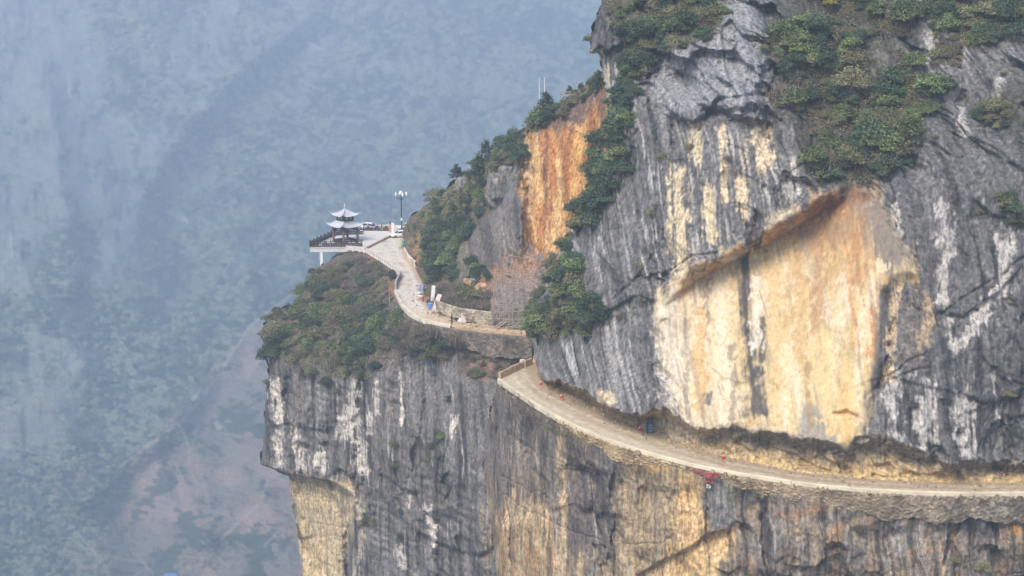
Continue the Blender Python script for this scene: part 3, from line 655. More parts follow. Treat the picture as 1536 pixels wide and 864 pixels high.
m = pa.poly(veg, srgb(108, 94, 82), 10, .9, .8, .1); pa.mask(m * sstep(.0, .4, n1) * .8, srgb(78, 78, 60)); pa.mask(m * sstep(.1, .4, -n1) * .5, srgb(138, 116, 100))
pa.poly([(545, 378), (562, 385), (570, 395), (555, 400), (545, 392)], srgb(158, 104, 82), 6, .8, .8, .1); pa.poly([(585, 410), (594, 412), (592, 450), (580, 440)], srgb(164, 112, 84), 6, .8, .8, .1)
pa.poly([(680, 500), (790, 505), (800, 560), (745, 565), (690, 535)], srgb(120, 100, 88), 10, .8, .8, .1); pa.poly([(690, 545), (790, 540), (790, 560), (740, 570), (690, 560)], srgb(146, 108, 92), 10, .6, .9, .1)
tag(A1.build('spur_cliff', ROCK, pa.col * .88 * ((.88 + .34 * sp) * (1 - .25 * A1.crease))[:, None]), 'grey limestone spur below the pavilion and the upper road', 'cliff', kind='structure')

# ---- the face below the lower road
LO = np.array(LOW_OUT, float)
outY = lambda x: float(ground(x, np.interp(x, LO[:, 0], LO[:, 1]))[1])
dctrl = curve_ground(LOW_OUT)
for x in range(740, 1660, 75):
    yb = np.interp(x, LO[:, 0], LO[:, 1])
    for k, dy in ((30, .2), (90, -.8), (160, -1.6)): dctrl.append((x, yb + k, outY(max(x, 748)) - .3 + dy))
    dctrl.append((x, 905, outY(max(x, 748)) - 3))
DL = [(747, 570), (740, 600), (730, 640), (727, 700), (731, 760), (742, 830), (745, 905)]
A2 = Sheet(715, 1640, 560, 900, 1.5, DL + [(1640, 905)] + LOW_OUT[::-1], rbf(dctrl), DL, 26, 5)
w1 = 5 * fbm(A2.x * .15, A2.y * .15, A2.z * .15, 4, 12, .6); w2 = 5 * fbm(A2.x * .15, A2.y * .15, A2.z * .15, 4, 32, .6)
bel = below(A2.px, A2.py, LOW_OUT)
rd = relief(A2, 9, flute=.55, facet=1.05, big=1.8, fine=.24)
rd += ledge(A2, [(955, 860), (1000, 835), (1030, 822), (1062, 798), (1100, 792)], 1.4, 7, 40, w1 * .5, w2 * .5) + ledge(A2, [(745, 775), (790, 765), (840, 740)], -1.4, 20, 100, w1, w2)
rd += crack(A2, [(920, 700), (918, 740), (925, 780), (905, 860)], 7, 1.6, w1, w2) + crack(A2, [(1018, 700), (1012, 760), (1005, 830)], 6, 1.2, w1, w2) + crack(A2, [(1065, 700), (1060, 760), (1062, 800)], 4, .9, w1, w2) + crack(A2, [(1140, 730), (1145, 800), (1160, 900)], 6, 1.0, w1, w2)
rd += ledge(A2, [(1060, 712), (1080, 720), (1100, 716)], -1.2, 8, 60, w1 * .5, w2 * .5)
A2.Y += (rd + .1) * sstep(10, 62, seg_dist(A2.px, A2.py, LOW_OUT)); A2.refresh()
v1 = streaks(A2, .8, .05, 4); v2 = streaks(A2, 2.0, .09, 8); v3 = streaks(A2, .3, .03, 10); n1 = fbm(A2.x * .5, A2.y * .5, A2.z * .5, 5, 19, .65); sp = fbm(A2.x * 1.6, A2.y * 1.6, A2.z * 1.2, 3, 22, .7)
c = np.repeat(srgb(124, 116, 106)[None], len(A2.px), 0)
c = mixc(c, srgb(84, 79, 75), sstep(-.05, .4, v1 + .5 * n1)); c = mixc(c, srgb(162, 154, 146), .7 * sstep(.08, .5, -v1 + .5 * v2)); c = mixc(c, srgb(146, 126, 104), .6 * sstep(-.1, .3, v3 + .3 * v2))
pd = Paint(A2, c, 6, 16, 9)
pd.mask(.6 * sstep(.2, .42, v2 + .5 * v1) * sstep(1160, 1100, A2.px), srgb(200, 180, 150))
dk = .75 * sstep(.1, .32, -v2 + .5 * v1)
OC1 = [(735, 790), (760, 755), (800, 762), (835, 790), (850, 900), (740, 900)]
m = pd.poly(OC1, srgb(196, 168, 126), 14, .75, .6, 1.2); pd.mask(m * sstep(.05, .3, v1) * .7, srgb(186, 140, 94)); pd.mask(m * sstep(.1, .35, -v2) * .7, srgb(226, 206, 172))
for pts, w in [([(846, 640), (845, 760), (842, 860)], 4), ([(838, 640), (836, 700)], 3), ([(876, 650), (880, 700)], 5), ([(790, 760), (800, 820)], 8), ([(770, 740), (760, 790)], 5), ([(820, 770), (818, 850)], 6), ([(835, 800), (836, 860)], 5), ([(870, 830), (865, 864)], 4), ([(895, 820), (893, 840)], 5)]:
    pd.line(pts, srgb(212, 184, 144), w, .75, .5)
BY = [(915, 880), (920, 760), (940, 700), (960, 665), (1000, 680), (1060, 700), (1062, 760), (1065, 800), (1102, 795), (1085, 850), (1080, 900), (930, 900)]
m = pd.poly(BY, srgb(176, 154, 120), 12, .8, .7, 1.0); pd.mask(m * sstep(.05, .35, v1 + .3 * v2) * .6, srgb(132, 118, 102)); pd.mask(m * sstep(.1, .35, -v2) * .6, srgb(206, 182, 142))
m = pd.poly([(1030, 700), (1056, 708), (1055, 750), (1063, 800), (1102, 796), (1080, 850), (1070, 900), (950, 900), (985, 850), (1010, 815), (1015, 750)], srgb(216, 182, 130), 9, .9, .5, .6); pd.mask(m * sstep(.1, .4, n1) * .7, srgb(204, 156, 102)); pd.mask(m * sstep(.1, .4, -n1) * .5, srgb(234, 206, 160))
pd.poly([(1060, 722), (1095, 718), (1102, 760), (1100, 790), (1066, 800), (1056, 760)], srgb(132, 130, 126), 5, .9, .5, .3); pd.poly([(1085, 720), (1100, 720), (1098, 775)], srgb(166, 162, 138), 5, .6)
pd.mask(sstep(1090, 1130, A2.px) * .55 * sstep(.05, .35, n1 + .4 * v2), srgb(186, 156, 116))
pd.line([(1255, 790), (1252, 840), (1250, 900)], srgb(186, 142, 98), 8, .5, .6); pd.line([(1160, 770), (1180, 775), (1240, 760)], srgb(168, 124, 92), 4, .6, .6); pd.line([(1518, 780), (1522, 795)], srgb(206, 150, 90), 7, .8, .6); pd.line([(1340, 770), (1344, 830)], srgb(190, 186, 180), 12, .4, .8)
pd.poly([(1430, 770), (1510, 765), (1500, 800), (1465, 815), (1440, 800)], srgb(84, 83, 86), 8, .8); pd.poly([(1140, 770), (1165, 760), (1170, 900), (1145, 900)], srgb(92, 88, 88), 9, .6, .6, .9)
pd.poly([(850, 650), (905, 670), (925, 700), (915, 780), (895, 830), (860, 820), (850, 740)], srgb(92, 88, 88), 12, .65, .6, .9)
pd.poly([(925, 680), (960, 672), (1010, 692), (1000, 712), (950, 705)], srgb(206, 172, 116), 8, .85, .7, .1)
pd.mask(dk * .8, srgb(72, 69, 67)); pd.mask(.55 * sstep(.28, .45, streaks(A2, 1.7, .05, 28)), srgb(196, 190, 182))
gr = (1 - sstep(8, 30, bel + 10 * n1)) * .8 * sstep(900, 780, A2.px)
pd.mask(gr, srgb(122, 110, 94))
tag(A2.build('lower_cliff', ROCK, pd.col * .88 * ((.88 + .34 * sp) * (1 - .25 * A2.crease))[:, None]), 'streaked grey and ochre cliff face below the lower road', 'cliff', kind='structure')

# ---- the far side of the gorge
xs = np.concatenate([np.arange(-700, -320, 40), np.arange(-320, -60, 4), np.arange(-60, 930, 2.2), np.arange(930, 1130, 5), np.arange(1130, 2200, 40)])
ys = np.concatenate([np.arange(-420, -40, 16), np.arange(-40, 905, 2.2), np.arange(905, 1300, 30)])
gx, gy = np.meshgrid(xs, ys); nx, ny = len(xs), len(ys)
px = gx.ravel().astype(np.float32); py = gy.ravel().astype(np.float32)
ff = rbf([(-700, -420, 2650), (-60, -420, 2800), (400, -420, 3000), (900, -420, 3100), (2200, -420, 3000), (-700, -40, 2150), (-60, -40, 2250), (150, -40, 2300), (400, -40, 2450), (900, -40, 2550), (2200, -40, 2450), (0, 200, 1900), (200, 200, 1950), (300, 250, 2000), (500, 200, 2120), (900, 200, 2200), (0, 430, 1530), (150, 420, 1570), (300, 420, 1640), (450, 400, 1660), (900, 430, 1750), (0, 640, 1290), (200, 640, 1310), (330, 560, 1400), (430, 480, 1450), (420, 640, 1170), (600, 640, 1200), (0, 864, 1060), (150, 850, 1050), (250, 864, 1000), (450, 864, 900), (900, 864, 880), (2200, 864, 950), (-700, 864, 1050), (-700, 430, 1480), (2200, 430, 1700), (0, 1300, 820), (900, 1300, 700), (2200, 1300, 700), (-700, 1300, 820)])
Yb = ff(px, py).astype(np.float32)
W = at_depth(px, py, Yb); x, y, z = [W[:, i].astype(np.float32) for i in range(3)]
x0, z0 = (px - 768) * .68, -py * .68      # metres across the slope
rg = ridged((x0 + .6 * z0) / 210, 0 * y, z0 / 420, 3, 41, .45)
Yb -= 95 * rg + 35 * fbm(x0 / 80, 0 * y, z0 / 80, 3, 42)
# the diagonal spurs seen on the slope
for pts, w, a in [([(460, 20), (400, 70), (340, 120), (290, 180), (245, 235), (235, 260)], 26, 70), ([(440, 440), (330, 540), (270, 620), (180, 700), (120, 760)], 24, 45), ([(265, 620), (300, 700), (310, 800)], 22, 25), ([(170, 860), (130, 700), (60, 560)], 30, 30), ([(470, 230), (380, 330), (330, 420)], 24, 40), ([(60, 110), (90, 250), (110, 420)], 26, 45)]:
    Yb -= a * np.exp(-(seg_dist(px, py, pts) / w) ** 2)
x, y, z = x0, 0 * x0, z0
n9 = fbm(x0 / 25, 0 * x0, z0 / 25, 3, 45)
f1, f2, dx, dy, r1, r2 = worley(x0 / 6.8 + .5 * n9, z0 / 4.4 + .5 * n9, 5)
rockm = np.zeros_like(px)
n0 = fbm(x / 60, y / 120, z / 60, 5, 44, .6)
for poly, a in [([(-60, -40), (130, -40), (150, 60), (160, 160), (230, 150), (240, 230), (160, 290), (100, 330), (40, 440), (-60, 500)], .75), ([(160, 330), (215, 290), (220, 340), (170, 420), (130, 440)], .85), ([(0, 560), (60, 500), (120, 540), (110, 620), (40, 680), (0, 660)], .7), ([(240, 60), (350, 10), (360, 40), (280, 110)], .7), ([(460, 60), (500, 60), (495, 90), (470, 85)], .8), ([(200, 80), (290, 90), (260, 130)], .5), ([(250, 440), (300, 400), (320, 420), (270, 460)], .4)]:
    rockm = np.maximum(rockm, a * sstep(-.15, .25, n0 + sdf(px, py, poly) / 90))
for pts in [[(460, 20), (400, 70), (340, 120), (290, 180), (245, 235)], [(150, 90), (80, 190), (85, 240)], [(100, 115), (104, 145)], [(125, 275), (145, 270), (150, 245)], [(10, 330), (18, 385)], [(270, 325), (280, 332)], [(430, 160), (470, 120), (560, 100), (640, 90)], [(330, 440), (420, 330)]]:
    rockm = np.maximum(rockm, .6 * (1 - sstep(2, 12, seg_dist(px + 30 * n0, py + 26 * n0, pts) + 14 * n0)))
fine = px.reshape(ny, nx)
dens = (1 - .8 * rockm)
scr = sstep(-12, 40, sdf(px + 25 * n0, py + 25 * n0, [(120, 870), (170, 740), (230, 660), (300, 560), (360, 500), (450, 440), (500, 480), (700, 600), (700, 900), (120, 900)]))
dens *= 1 - .62 * scr
g1, g2, ex, ey, q1, q2 = worley(x0 / 4.2 + .4 * n9, z0 / 3.0 + .4 * n9, 15)
clump = fbm(x0 / 40, 0 * x0, z0 / 28, 4, 55, .6)
Yb -= (7.0 * np.clip(1 - f1 * 1.25, 0, 1) * (.35 + .9 * r1) + 3.5 * np.clip(1 - g1 * 1.3, 0, 1) * (.3 + q1)) * dens + 9 * rockm * ridged(x / 30, y / 60, z / 45, 4, 47, .6)
c = np.repeat(np.array([[.04, .062, .034]], np.float32), len(px), 0)
tone = .35 * (q2 - .5) + .95 * (r2 - .5) + 1.1 * clump + .22 * (rg - .2)  # last term paints ridge light and gully shade into the slope colour
c = mixc(c, (.145, .16, .105), sstep(.0, .5, tone)); c = mixc(c, (.004, .008, .005), sstep(.02, -.32, tone))
c = mixc(c, (.010, .015, .010), .7 * sstep(.5, .8, g1) * dens)
c = mixc(c, (.20, .16, .11), sstep(.5, .95, q1) * .6 * sstep(-.2, .3, fbm(x / 120, y / 200, z / 120, 3, 49)))
c = mixc(c, (.17, .135, .105), scr * .85 * sstep(-.45, .15, .5 * (r2 - .5) + .4 * (q2 - .5) + .6 * clump + .12)); c = mixc(c, (.30, .20, .155), scr * sstep(.0, .35, fbm(x / 70, y / 120, z / 70, 4, 50)) * .7)
c = mixc(c, (.025, .04, .022), scr * sstep(.1, .25, .3 * (r1 - .5) + fbm(x / 45, y / 80, z / 45, 4, 53)) * .85)
c = mixc(c, (.23, .225, .215), .8 * np.clip(rockm, 0, 1) * sstep(-.25, .25, fbm(x / 14, y / 40, z / 40, 4, 52, .65) + .12))
for pts, w in [([(140, 850), (160, 835), (185, 838), (215, 845), (230, 860)], 2.2), ([(140, 850), (145, 875)], 2), ([(215, 855), (200, 864)], 1.6), ([(330, 560), (272, 632), (180, 700)], 2.6), ([(270, 640), (285, 690), (300, 740)], 2.2), ([(440, 720), (405, 712), (395, 745), (383, 760)], 2), ([(383, 757), (410, 760), (440, 772)], 1.8), ([(440, 440), (375, 490), (330, 560)], 3), ([(425, 790), (395, 820)], 1.6), ([(120, 800), (140, 835)], 1.5), ([(345, 850), (300, 810)], 1.4), ([(383, 760), (340, 800), (300, 840)], 2)]:
    c = mixc(c, (.28, .235, .185), .55 * (1 - sstep(w * .5, w * 1.3, seg_dist(px + 14 * n0, py - 10 * n0, pts) + 3 * n0)))
for pts, w in [([(290, 598), (294, 596)], 4), ([(291, 650), (294, 645)], 4), ([(325, 635), (328, 642)], 4), ([(160, 750), (163, 752)], 3.5), ([(102, 118), (105, 145)], 3), ([(276, 328), (280, 330)], 4), ([(16, 350), (18, 385)], 3), ([(856, 88), (858, 94)], 3), ([(258, 78), (262, 92)], 4), ([(462, 65), (485, 75)], 4)]:
    c = mixc(c, (.5, .48, .45), .35 * (1 - sstep(w * .3, w, seg_dist(px, py, pts) + 5 * n0)))
i = np.arange(ny * nx).reshape(ny, nx)
Q = np.stack([i[:-1, :-1], i[1:, :-1], i[1:, 1:], i[:-1, 1:]], -1).reshape(-1, 4)
FARV = at_depth(px, py, Yb)
link('hills', mesh_np('hills', FARV, Q, c, FAR, False))['kind'] = 'structure'
FARG = (xs, ys, FARV.reshape(ny, nx, 3))
def far_point(px, py):
    return Vector([float(a) for a in FARG[2][int(np.argmin(abs(ys - py))), int(np.argmin(abs(xs - px)))]])

# ---- the air in the gorge
lo, hi = FARV.min(0), FARV.max(0)
hz = MB().box(((lo[0] + hi[0]) / 2, (hi[1] - 60) / 2 + 0, (lo[2] - 1.5 + max(hi[2], 80) + 3) / 2), (hi[0] - lo[0] + 20, hi[1] + 80, max(hi[2], 80) + 3 - lo[2] + 1.5))
hm = bpy.data.materials.new('haze_air'); hm.use_nodes = True
hn = hm.node_tree; hn.nodes.clear()
pv = hn.nodes.new('ShaderNodeVolumePrincipled'); ho = hn.nodes.new('ShaderNodeOutputMaterial')
pv.inputs['Color'].default_value = (*HAZE_COLOR, 1); pv.inputs['Density'].default_value = HAZE_DENSITY; pv.inputs['Anisotropy'].default_value = 0.0
hn.links.new(pv.outputs['Volume'], ho.inputs['Volume'])
hz.build('haze', hm)['kind'] = 'stuff'
# ------------------------------------------------------------------ roads, court, walls
ROADP = LOW_OUT[::-1] + [(785, 550), (799, 545), (803, 525), (800, 505)] + UP_OUT[::-1][2:] + [(541, 371), (541, 340), (590, 336), (645, 334), (645, 352), (612, 358)] + [(x + 3, y - 1) for x, y in UP_IN[1:-1]] + [(865, 500), (872, 545), (825, 560)] + [(x + 4, y - 8) for x, y in LOW_IN[2:]]
RS = Sheet(536, 1640, 330, 748, 1.5, ROADP, lambda x, y: ground(x, y)[..., 1])
n1 = fbm(RS.x * .3, RS.y * .3, 0 * RS.x, 4, 61, .6); n2 = fbm(RS.x * 1.2, RS.y * 1.2, 0 * RS.x, 3, 63, .6)
ctr = np.abs(seg_dist(RS.px, RS.py, [(a[0] * .5 + b[0] * .5, a[1] * .5 + b[1] * .5) for a, b in zip(LOW_OUT[3:], LOW_IN[3:])]))
c = np.repeat(srgb(204, 196, 184)[None], len(RS.px), 0)
c = mixc(c, srgb(180, 168, 150), sstep(-.1, .4, n1)); c = mixc(c, srgb(186, 160, 124), .55 * sstep(.05, .4, -n1 + .3 * n2))
lowm = sstep(520, 550, RS.py)
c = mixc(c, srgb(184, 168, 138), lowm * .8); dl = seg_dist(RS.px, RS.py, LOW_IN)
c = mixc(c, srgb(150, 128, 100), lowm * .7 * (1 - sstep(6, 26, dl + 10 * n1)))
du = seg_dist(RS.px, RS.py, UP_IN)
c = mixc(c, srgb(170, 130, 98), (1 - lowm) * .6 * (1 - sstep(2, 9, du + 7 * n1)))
c = mixc(c, srgb(196, 170, 138), (1 - lowm) * .8 * sstep(455, 480, RS.py))
do = seg_dist(RS.px, RS.py, LOW_OUT) * lowm + seg_dist(RS.px, RS.py, UP_OUT) * (1 - lowm); di = dl * lowm + du * (1 - lowm)
tt = di / (di + do + 1e-3) + .05 * n1
trk = np.exp(-((tt - .33) / .07) ** 2) + np.exp(-((tt - .68) / .07) ** 2)
c = mixc(c, srgb(216, 206, 186), .45 * trk * sstep(-.3, .2, n2)); c = mixc(c, srgb(146, 128, 104), .5 * np.exp(-((tt - .5) / .08) ** 2) * sstep(-.1, .3, n1)); c = mixc(c, srgb(128, 112, 92), .55 * sstep(.22, .4, n2) * sstep(0, .3, n1))
RS.W  # flat surface with shallow ruts
_rf = RS.refresh
def _ref():
    _rf(); RS.W[:, 2] += .03 * n1 + .012 * n2
RS.refresh = _ref
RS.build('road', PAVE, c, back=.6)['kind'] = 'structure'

CONC = plain('pale_concrete', srgb(206, 196, 176), .9, var=.2, scale=1.1, bump=.3)
CONC2 = plain('warm_concrete', srgb(176, 150, 118), .9, var=.25, scale=1.4, bump=.3)
WHITEP = plain('white_paint', srgb(226, 226, 224), .6, var=.07, scale=2)
def resample(pts, step):
    P = np.array([[p[0], p[1], p[2]] for p in pts], float)
    L = np.concatenate([[0], np.cumsum(np.linalg.norm(np.diff(P, axis=0), axis=1))])
    n = max(2, int(round(L[-1] / step)) + 1)
    t = np.linspace(0, L[-1], n)
    return np.stack([np.interp(t, L, P[:, i]) for i in range(3)], 1)
def smooth_line(P, it=3):
    P = P.copy()
    for _ in range(it): P[1:-1] = .25 * P[:-2] + .5 * P[1:-1] + .25 * P[2:]
    return P
def wall_sections(name, label, cat, pix, h, th, step, mat, inset=0.0, jitter=.03, seed=1, joint=.05, z0=-.35):
    rnd = random.Random(seed)
    fineP = smooth_line(resample([ground(*p) for p in pix], .5), 6)
    P = fineP[::max(1, int(step / .5))]
    root = thing(name, label, cat, tuple(P[len(P) // 2]))
    org = Vector(P[len(P) // 2])
    for a, b in zip(P[:-1], P[1:]):
        a = Vector(a); b = Vector(b); d = (b - a); L = d.length; d.normalize(); nrm = Vector((-d.y, d.x, 0))
        mb = MB(); hh = h + rnd.uniform(-jitter, jitter); V = []
        k = 4
        for i in range(k + 1):
            p = a + d * (joint / 2 + (L - joint) * i / k) + nrm * inset; e = rnd.uniform(-.02, .02)
            for off, z in ((-th / 2 - .03, z0), (-th / 2, hh - .05 + e), (-th / 2 + .05, hh + e), (th / 2 - .05, hh + e), (th / 2, hh - .05 + e), (th / 2 + .03, z0)):
                V.append(p + nrm * off + Vector((0, 0, z)) - org)
        Fs = []
        for i in range(k):
            for j in range(5): Fs.append((i * 6 + j, i * 6 + j + 1, i * 6 + 7 + j, i * 6 + 6 + j))
        Fs += [tuple(range(5, -1, -1)), tuple(range(k * 6, k * 6 + 6))]
        mb.add(V, Fs).build('wall_section', mat, root)
    return root
wall_sections('parapet_wall', 'low pale concrete parapet running along the edge of the lower road', 'parapet', LOW_OUT, .36, .40, 4.0, plain('tan_concrete', srgb(202, 190, 164), .9, var=.22, scale=.35, bump=.3), 0, .015, 3, .02)
wall_sections('parapet_wall', 'short tan parapet closing the corner platform of the lower road', 'parapet', [(749, 568), (766, 560), (783, 552), (800, 545)], .95, .4, 3.0, CONC2, 0, .02, 4)
pl = MB().box((0, 0, .55), (.7, .7, 1.3), .5, .95, .06)
po = tag(pl.build('parapet_pillar', CONC), 'stubby pale pillar in the tan parapet of the corner platform', 'pillar'); po.location = gv(784, 551)

# court beside the pavilion, with its brown edging
def prism(mb, pts, z0, z1):
    n = len(pts); V = [(p[0], p[1], z0) for p in pts] + [(p[0], p[1], z1) for p in pts]
    return mb.add(V, [tuple(range(n - 1, -1, -1)), tuple(range(n, 2 * n))] + [(i, (i + 1) % n, n + (i + 1) % n, n + i) for i in range(n)])
COURTP = [(546, 374), (556, 369), (574, 360), (593, 350.5), (588, 346), (541, 346), (520, 352), (520, 372)]
prism(MB(), [ground(*p) for p in COURTP], -.4, .16).build('court', plain('court_paving', srgb(206, 200, 192), .85, var=.1, scale=.8))['kind'] = 'structure'
kb = thing('court_kerb', 'brown brick kerb between the pale court and the road', 'kerb', gv(566, 364))
kp = smooth_line(resample([ground(*p) for p in [(547, 374.5), (556, 370), (574, 361), (593, 351.5)]], 1.6), 1)
for a, b in zip(kp[:-1], kp[1:]):
    a = Vector(a); b = Vector(b); d = b - a
    MB().box((a + b) / 2 - kb.location + Vector((0, 0, .08)), (d.length - .06, .5, .5), math.atan2(d.y, d.x), 1, .03).build('kerb_stone', plain('kerb_brick', srgb(150, 126, 104), .9) if 'kerb_brick' not in bpy.data.materials else bpy.data.materials['kerb_brick'], kb)

# rubble masonry
def masonry(name, label, pix, h, batter, col_a, col_b, stone=.5, seed=1, z_top=0.0, off=.12, out=-1, taper=None, sink=0.0):
    P = smooth_line(resample([ground(p[0], p[1], 0) for p in pix], .13), 20)
    n = len(P); rows = int(h / .13) + 1
    T = np.gradient(P, axis=0); T /= np.linalg.norm(T, axis=1, keepdims=True)
    N = np.stack([T[:, 1], -T[:, 0], 0 * T[:, 0]], 1) * out        # towards the open side
    u = np.arange(n) * .13; k = np.linspace(0, 1, rows)
    U, K = np.meshgrid(u, k); hh = h * (np.interp(np.linspace(0, 1, n), [t[0] for t in taper], [t[1] for t in taper]) if taper else np.ones(n))
    hh = hh * (1 + .45 * fbm(u * .35, 0 * u, 0 * u, 3, seed + 2, .6)) if taper else hh
    Z = z_top - K * hh[None]
    wv = .25 * perlin((U * 2).ravel(), (Z * 2).ravel(), 0 * U.ravel(), seed)
    f1, f2, dx, dy, r1, r2 = worley((U.ravel() + wv) / stone, (Z.ravel() + wv) / (stone * .62), seed)
    prot = .13 * sstep(0, .22, f2 - f1) * (.5 + r1) + .05 * r2
    D = off * (1 - .8 * K.ravel()) + prot - sink * K.ravel() ** 2 + batter * (K * hh[None]).ravel() - .25 * (K.ravel() < 1e-6)
    V = P[None].repeat(rows, 0).reshape(-1, 3) + N[None].repeat(rows, 0).reshape(-1, 3) * D[:, None]
    V[:, 2] = Z.ravel()
    fu = (U.ravel() / u[-1])[:, None]
    ca = col_a[0] * (1 - fu) + col_a[1] * fu if isinstance(col_a, list) else col_a[None]; cb = col_b[0] * (1 - fu) + col_b[1] * fu if isinstance(col_b, list) else col_b[None]
    c = ca * (1 - r2[:, None]) + cb * r2[:, None]
    stain = fbm(U.ravel() * .5, Z.ravel() * .3, 0 * wv, 3, seed + 6)
    c = c * (.6 + .4 * sstep(.0, .14, f2 - f1))[:, None] * (.85 + .3 * r1)[:, None] * (1 + .9 * stain)[:, None]
    i = np.arange(rows * n).reshape(rows, n)
    Q = np.stack([i[:-1, :-1], i[1:, :-1], i[1:, 1:], i[:-1, 1:]], -1).reshape(-1, 4)
    org = Vector(P[n // 2]); o = link(name, mesh_np(name, V - np.array(org), Q, c, PAVE)); o.location = org
    return tag(o, label, 'retaining wall')
masonry('retaining_wall', 'rubble retaining wall under the lower road, sandy fading to grey', [p for p in LOW_OUT if p[0] >= 835], 3.2, .03, [srgb(172, 144, 104), srgb(98, 95, 91)], [srgb(194, 168, 130), srgb(138, 131, 120)], .42, 5, z_top=.02, off=.16, out=1, taper=[(0, .2), (.1, .45), (.2, .7), (.27, .4), (.36, .3), (.5, .6), (.7, .95), (1, 1)], sink=.25)
masonry('retaining_wall', 'dark brown rubble wall under the upper road beside the gully', [(640, 485), (680, 493), (735, 500), (800, 506)], 3.6, .12, srgb(96, 88, 80), srgb(128, 116, 104), .5, 7, z_top=.05, off=.3, out=1, taper=[(0, .3), (.3, .8), (.6, 1), (1, 1)])
masonry('revetment_wall', 'whitish rubble revetment behind the workers on the upper road', [(654, 471), (690, 483), (738, 489)], 2.4, -.12, srgb(140, 130, 112), srgb(178, 168, 148), .5, 8, z_top=2.4, off=.1, out=1, taper=[(0, .75), (.4, 1), (1, 1)])
masonry('revetment_wall', 'low pale revetment at the inner bend below the parked car', [(607, 380), (613, 391), (624, 402)], 1.3, -.1, srgb(186, 172, 152), srgb(214, 204, 188), .5, 9, z_top=1.3, off=.1, out=1)

# parapets of the upper road
def balustrade(pix, label):
    P = smooth_line(resample([ground(*p) for p in pix], 1.5), 1); org = Vector(P[len(P) // 2])
    root = thing('balustrade', label, 'balustrade', tuple(org))
    for i, p in enumerate(P):
        MB().box(Vector(p) - org + Vector((0, 0, .3)), (.26, .26, 1.2), .7, 1, .03).build('post', WHITEP, root)
    for z, t in ((.86, .16), (.1, .3)):
        mb = MB()
        for a, b in zip(P[:-1], P[1:]):
            a = Vector(a); b = Vector(b); d = b - a
            mb.box((a + b) / 2 - org + Vector((0, 0, z)), (d.length, .2, t), math.atan2(d.y, d.x))
        mb.build('rail', CONC, root)
balustrade([(520, 375), (547, 377), (568, 390), (590, 405), (601, 415)], 'white concrete balustrade along the bend below the court')
wall_sections('parapet_wall', 'solid curved parapet bulging out above the scrub on the upper road', 'parapet', [(601, 414), (598, 421), (594, 428), (593, 438)], 1.0, .35, 3.0, plain('grey_concrete', srgb(168, 160, 148), .9), 0, .02, 7)
wall_sections('parapet_wall', 'low pale kerb wall along the inside curve of the upper road', 'parapet', [(593, 438), (602, 457), (614, 471), (640, 484), (680, 492)], .45, .45, 2.5, CONC, 0, .08, 8)
wall_sections('parapet_wall', 'broken stone kerb on top of the dark brown rubble wall', 'parapet', [(682, 492.5), (735, 499), (800, 505)], .4, .5, 1.5, CONC2, 0, .15, 9)

# loose stones along the foot of the banks
rs = np.random.RandomState(8); PV = []; PQ = []; PC = []
for edge, n, sp_ in ((LOW_IN[2:], 420, .8), (UP_IN[3:], 260, .9), (LOW_OUT[:-1], 160, .35)):
    P = resample([ground(*p) for p in edge], .25)
    for k in range(n):
        p = P[rs.randint(len(P))] + np.array([rs.normal() * sp_ - .4 * (edge is not LOW_OUT), rs.normal() * sp_ - .5, 0]); r = .05 + .16 * rs.uniform() ** 3
        d = rs.normal(size=(8, 3)) * .18
        q = (np.array([(-1, -1, -1), (1, -1, -1), (1, 1, -1), (-1, 1, -1), (-.7, -.7, .6), (.7, -.7, .8), (.7, .7, .6), (-.7, .7, .7)]) + d) * r + p + np.array([0, 0, r * .8])
        i = len(PV) * 8; PV.append(q); PQ += [(i, i + 1, i + 5, i + 4), (i + 1, i + 2, i + 6, i + 5), (i + 2, i + 3, i + 7, i + 6), (i + 3, i, i + 4, i + 7), (i + 4, i + 5, i + 6, i + 7)]
        PC += [srgb(150, 136, 112) * rs.uniform(.6, 1.3)] * 8
link('rubble', mesh_np('rubble', np.concatenate(PV), np.array(PQ), np.array(PC), PAVE))['kind'] = 'stuff'
# ------------------------------------------------------------------ pavilion on its deck
TIMBER = plain('dark_timber', srgb(50, 38, 36), .7, var=.25, scale=4)
REDPOST = plain('red_brown_post', srgb(98, 60, 52), .6, var=.15, scale=3)
ROOFW = plain('pale_roof_tiles', srgb(190, 191, 194), .75, var=.15, scale=4)
ROOFD = plain('roof_underside', srgb(120, 92, 82), .8)
BLACK = plain('black_rubber', (.015, .015, .016), .7)
GLASS = plain('dark_glass', (.03, .035, .04), .1, var=.05)
CARW = plain('white_car_paint', srgb(232, 232, 232), .25, var=.02)
METAL = plain('grey_metal', srgb(150, 152, 156), .45, .7)
DMETAL = plain('dark_metal', srgb(70, 74, 80), .5, .4)
STONE = plain('grey_stone', srgb(128, 126, 124), .9, var=.2, bump=.4)
OKERSTONE = plain('ochre_slab', srgb(190, 160, 128), .9, var=.2, bump=.4)

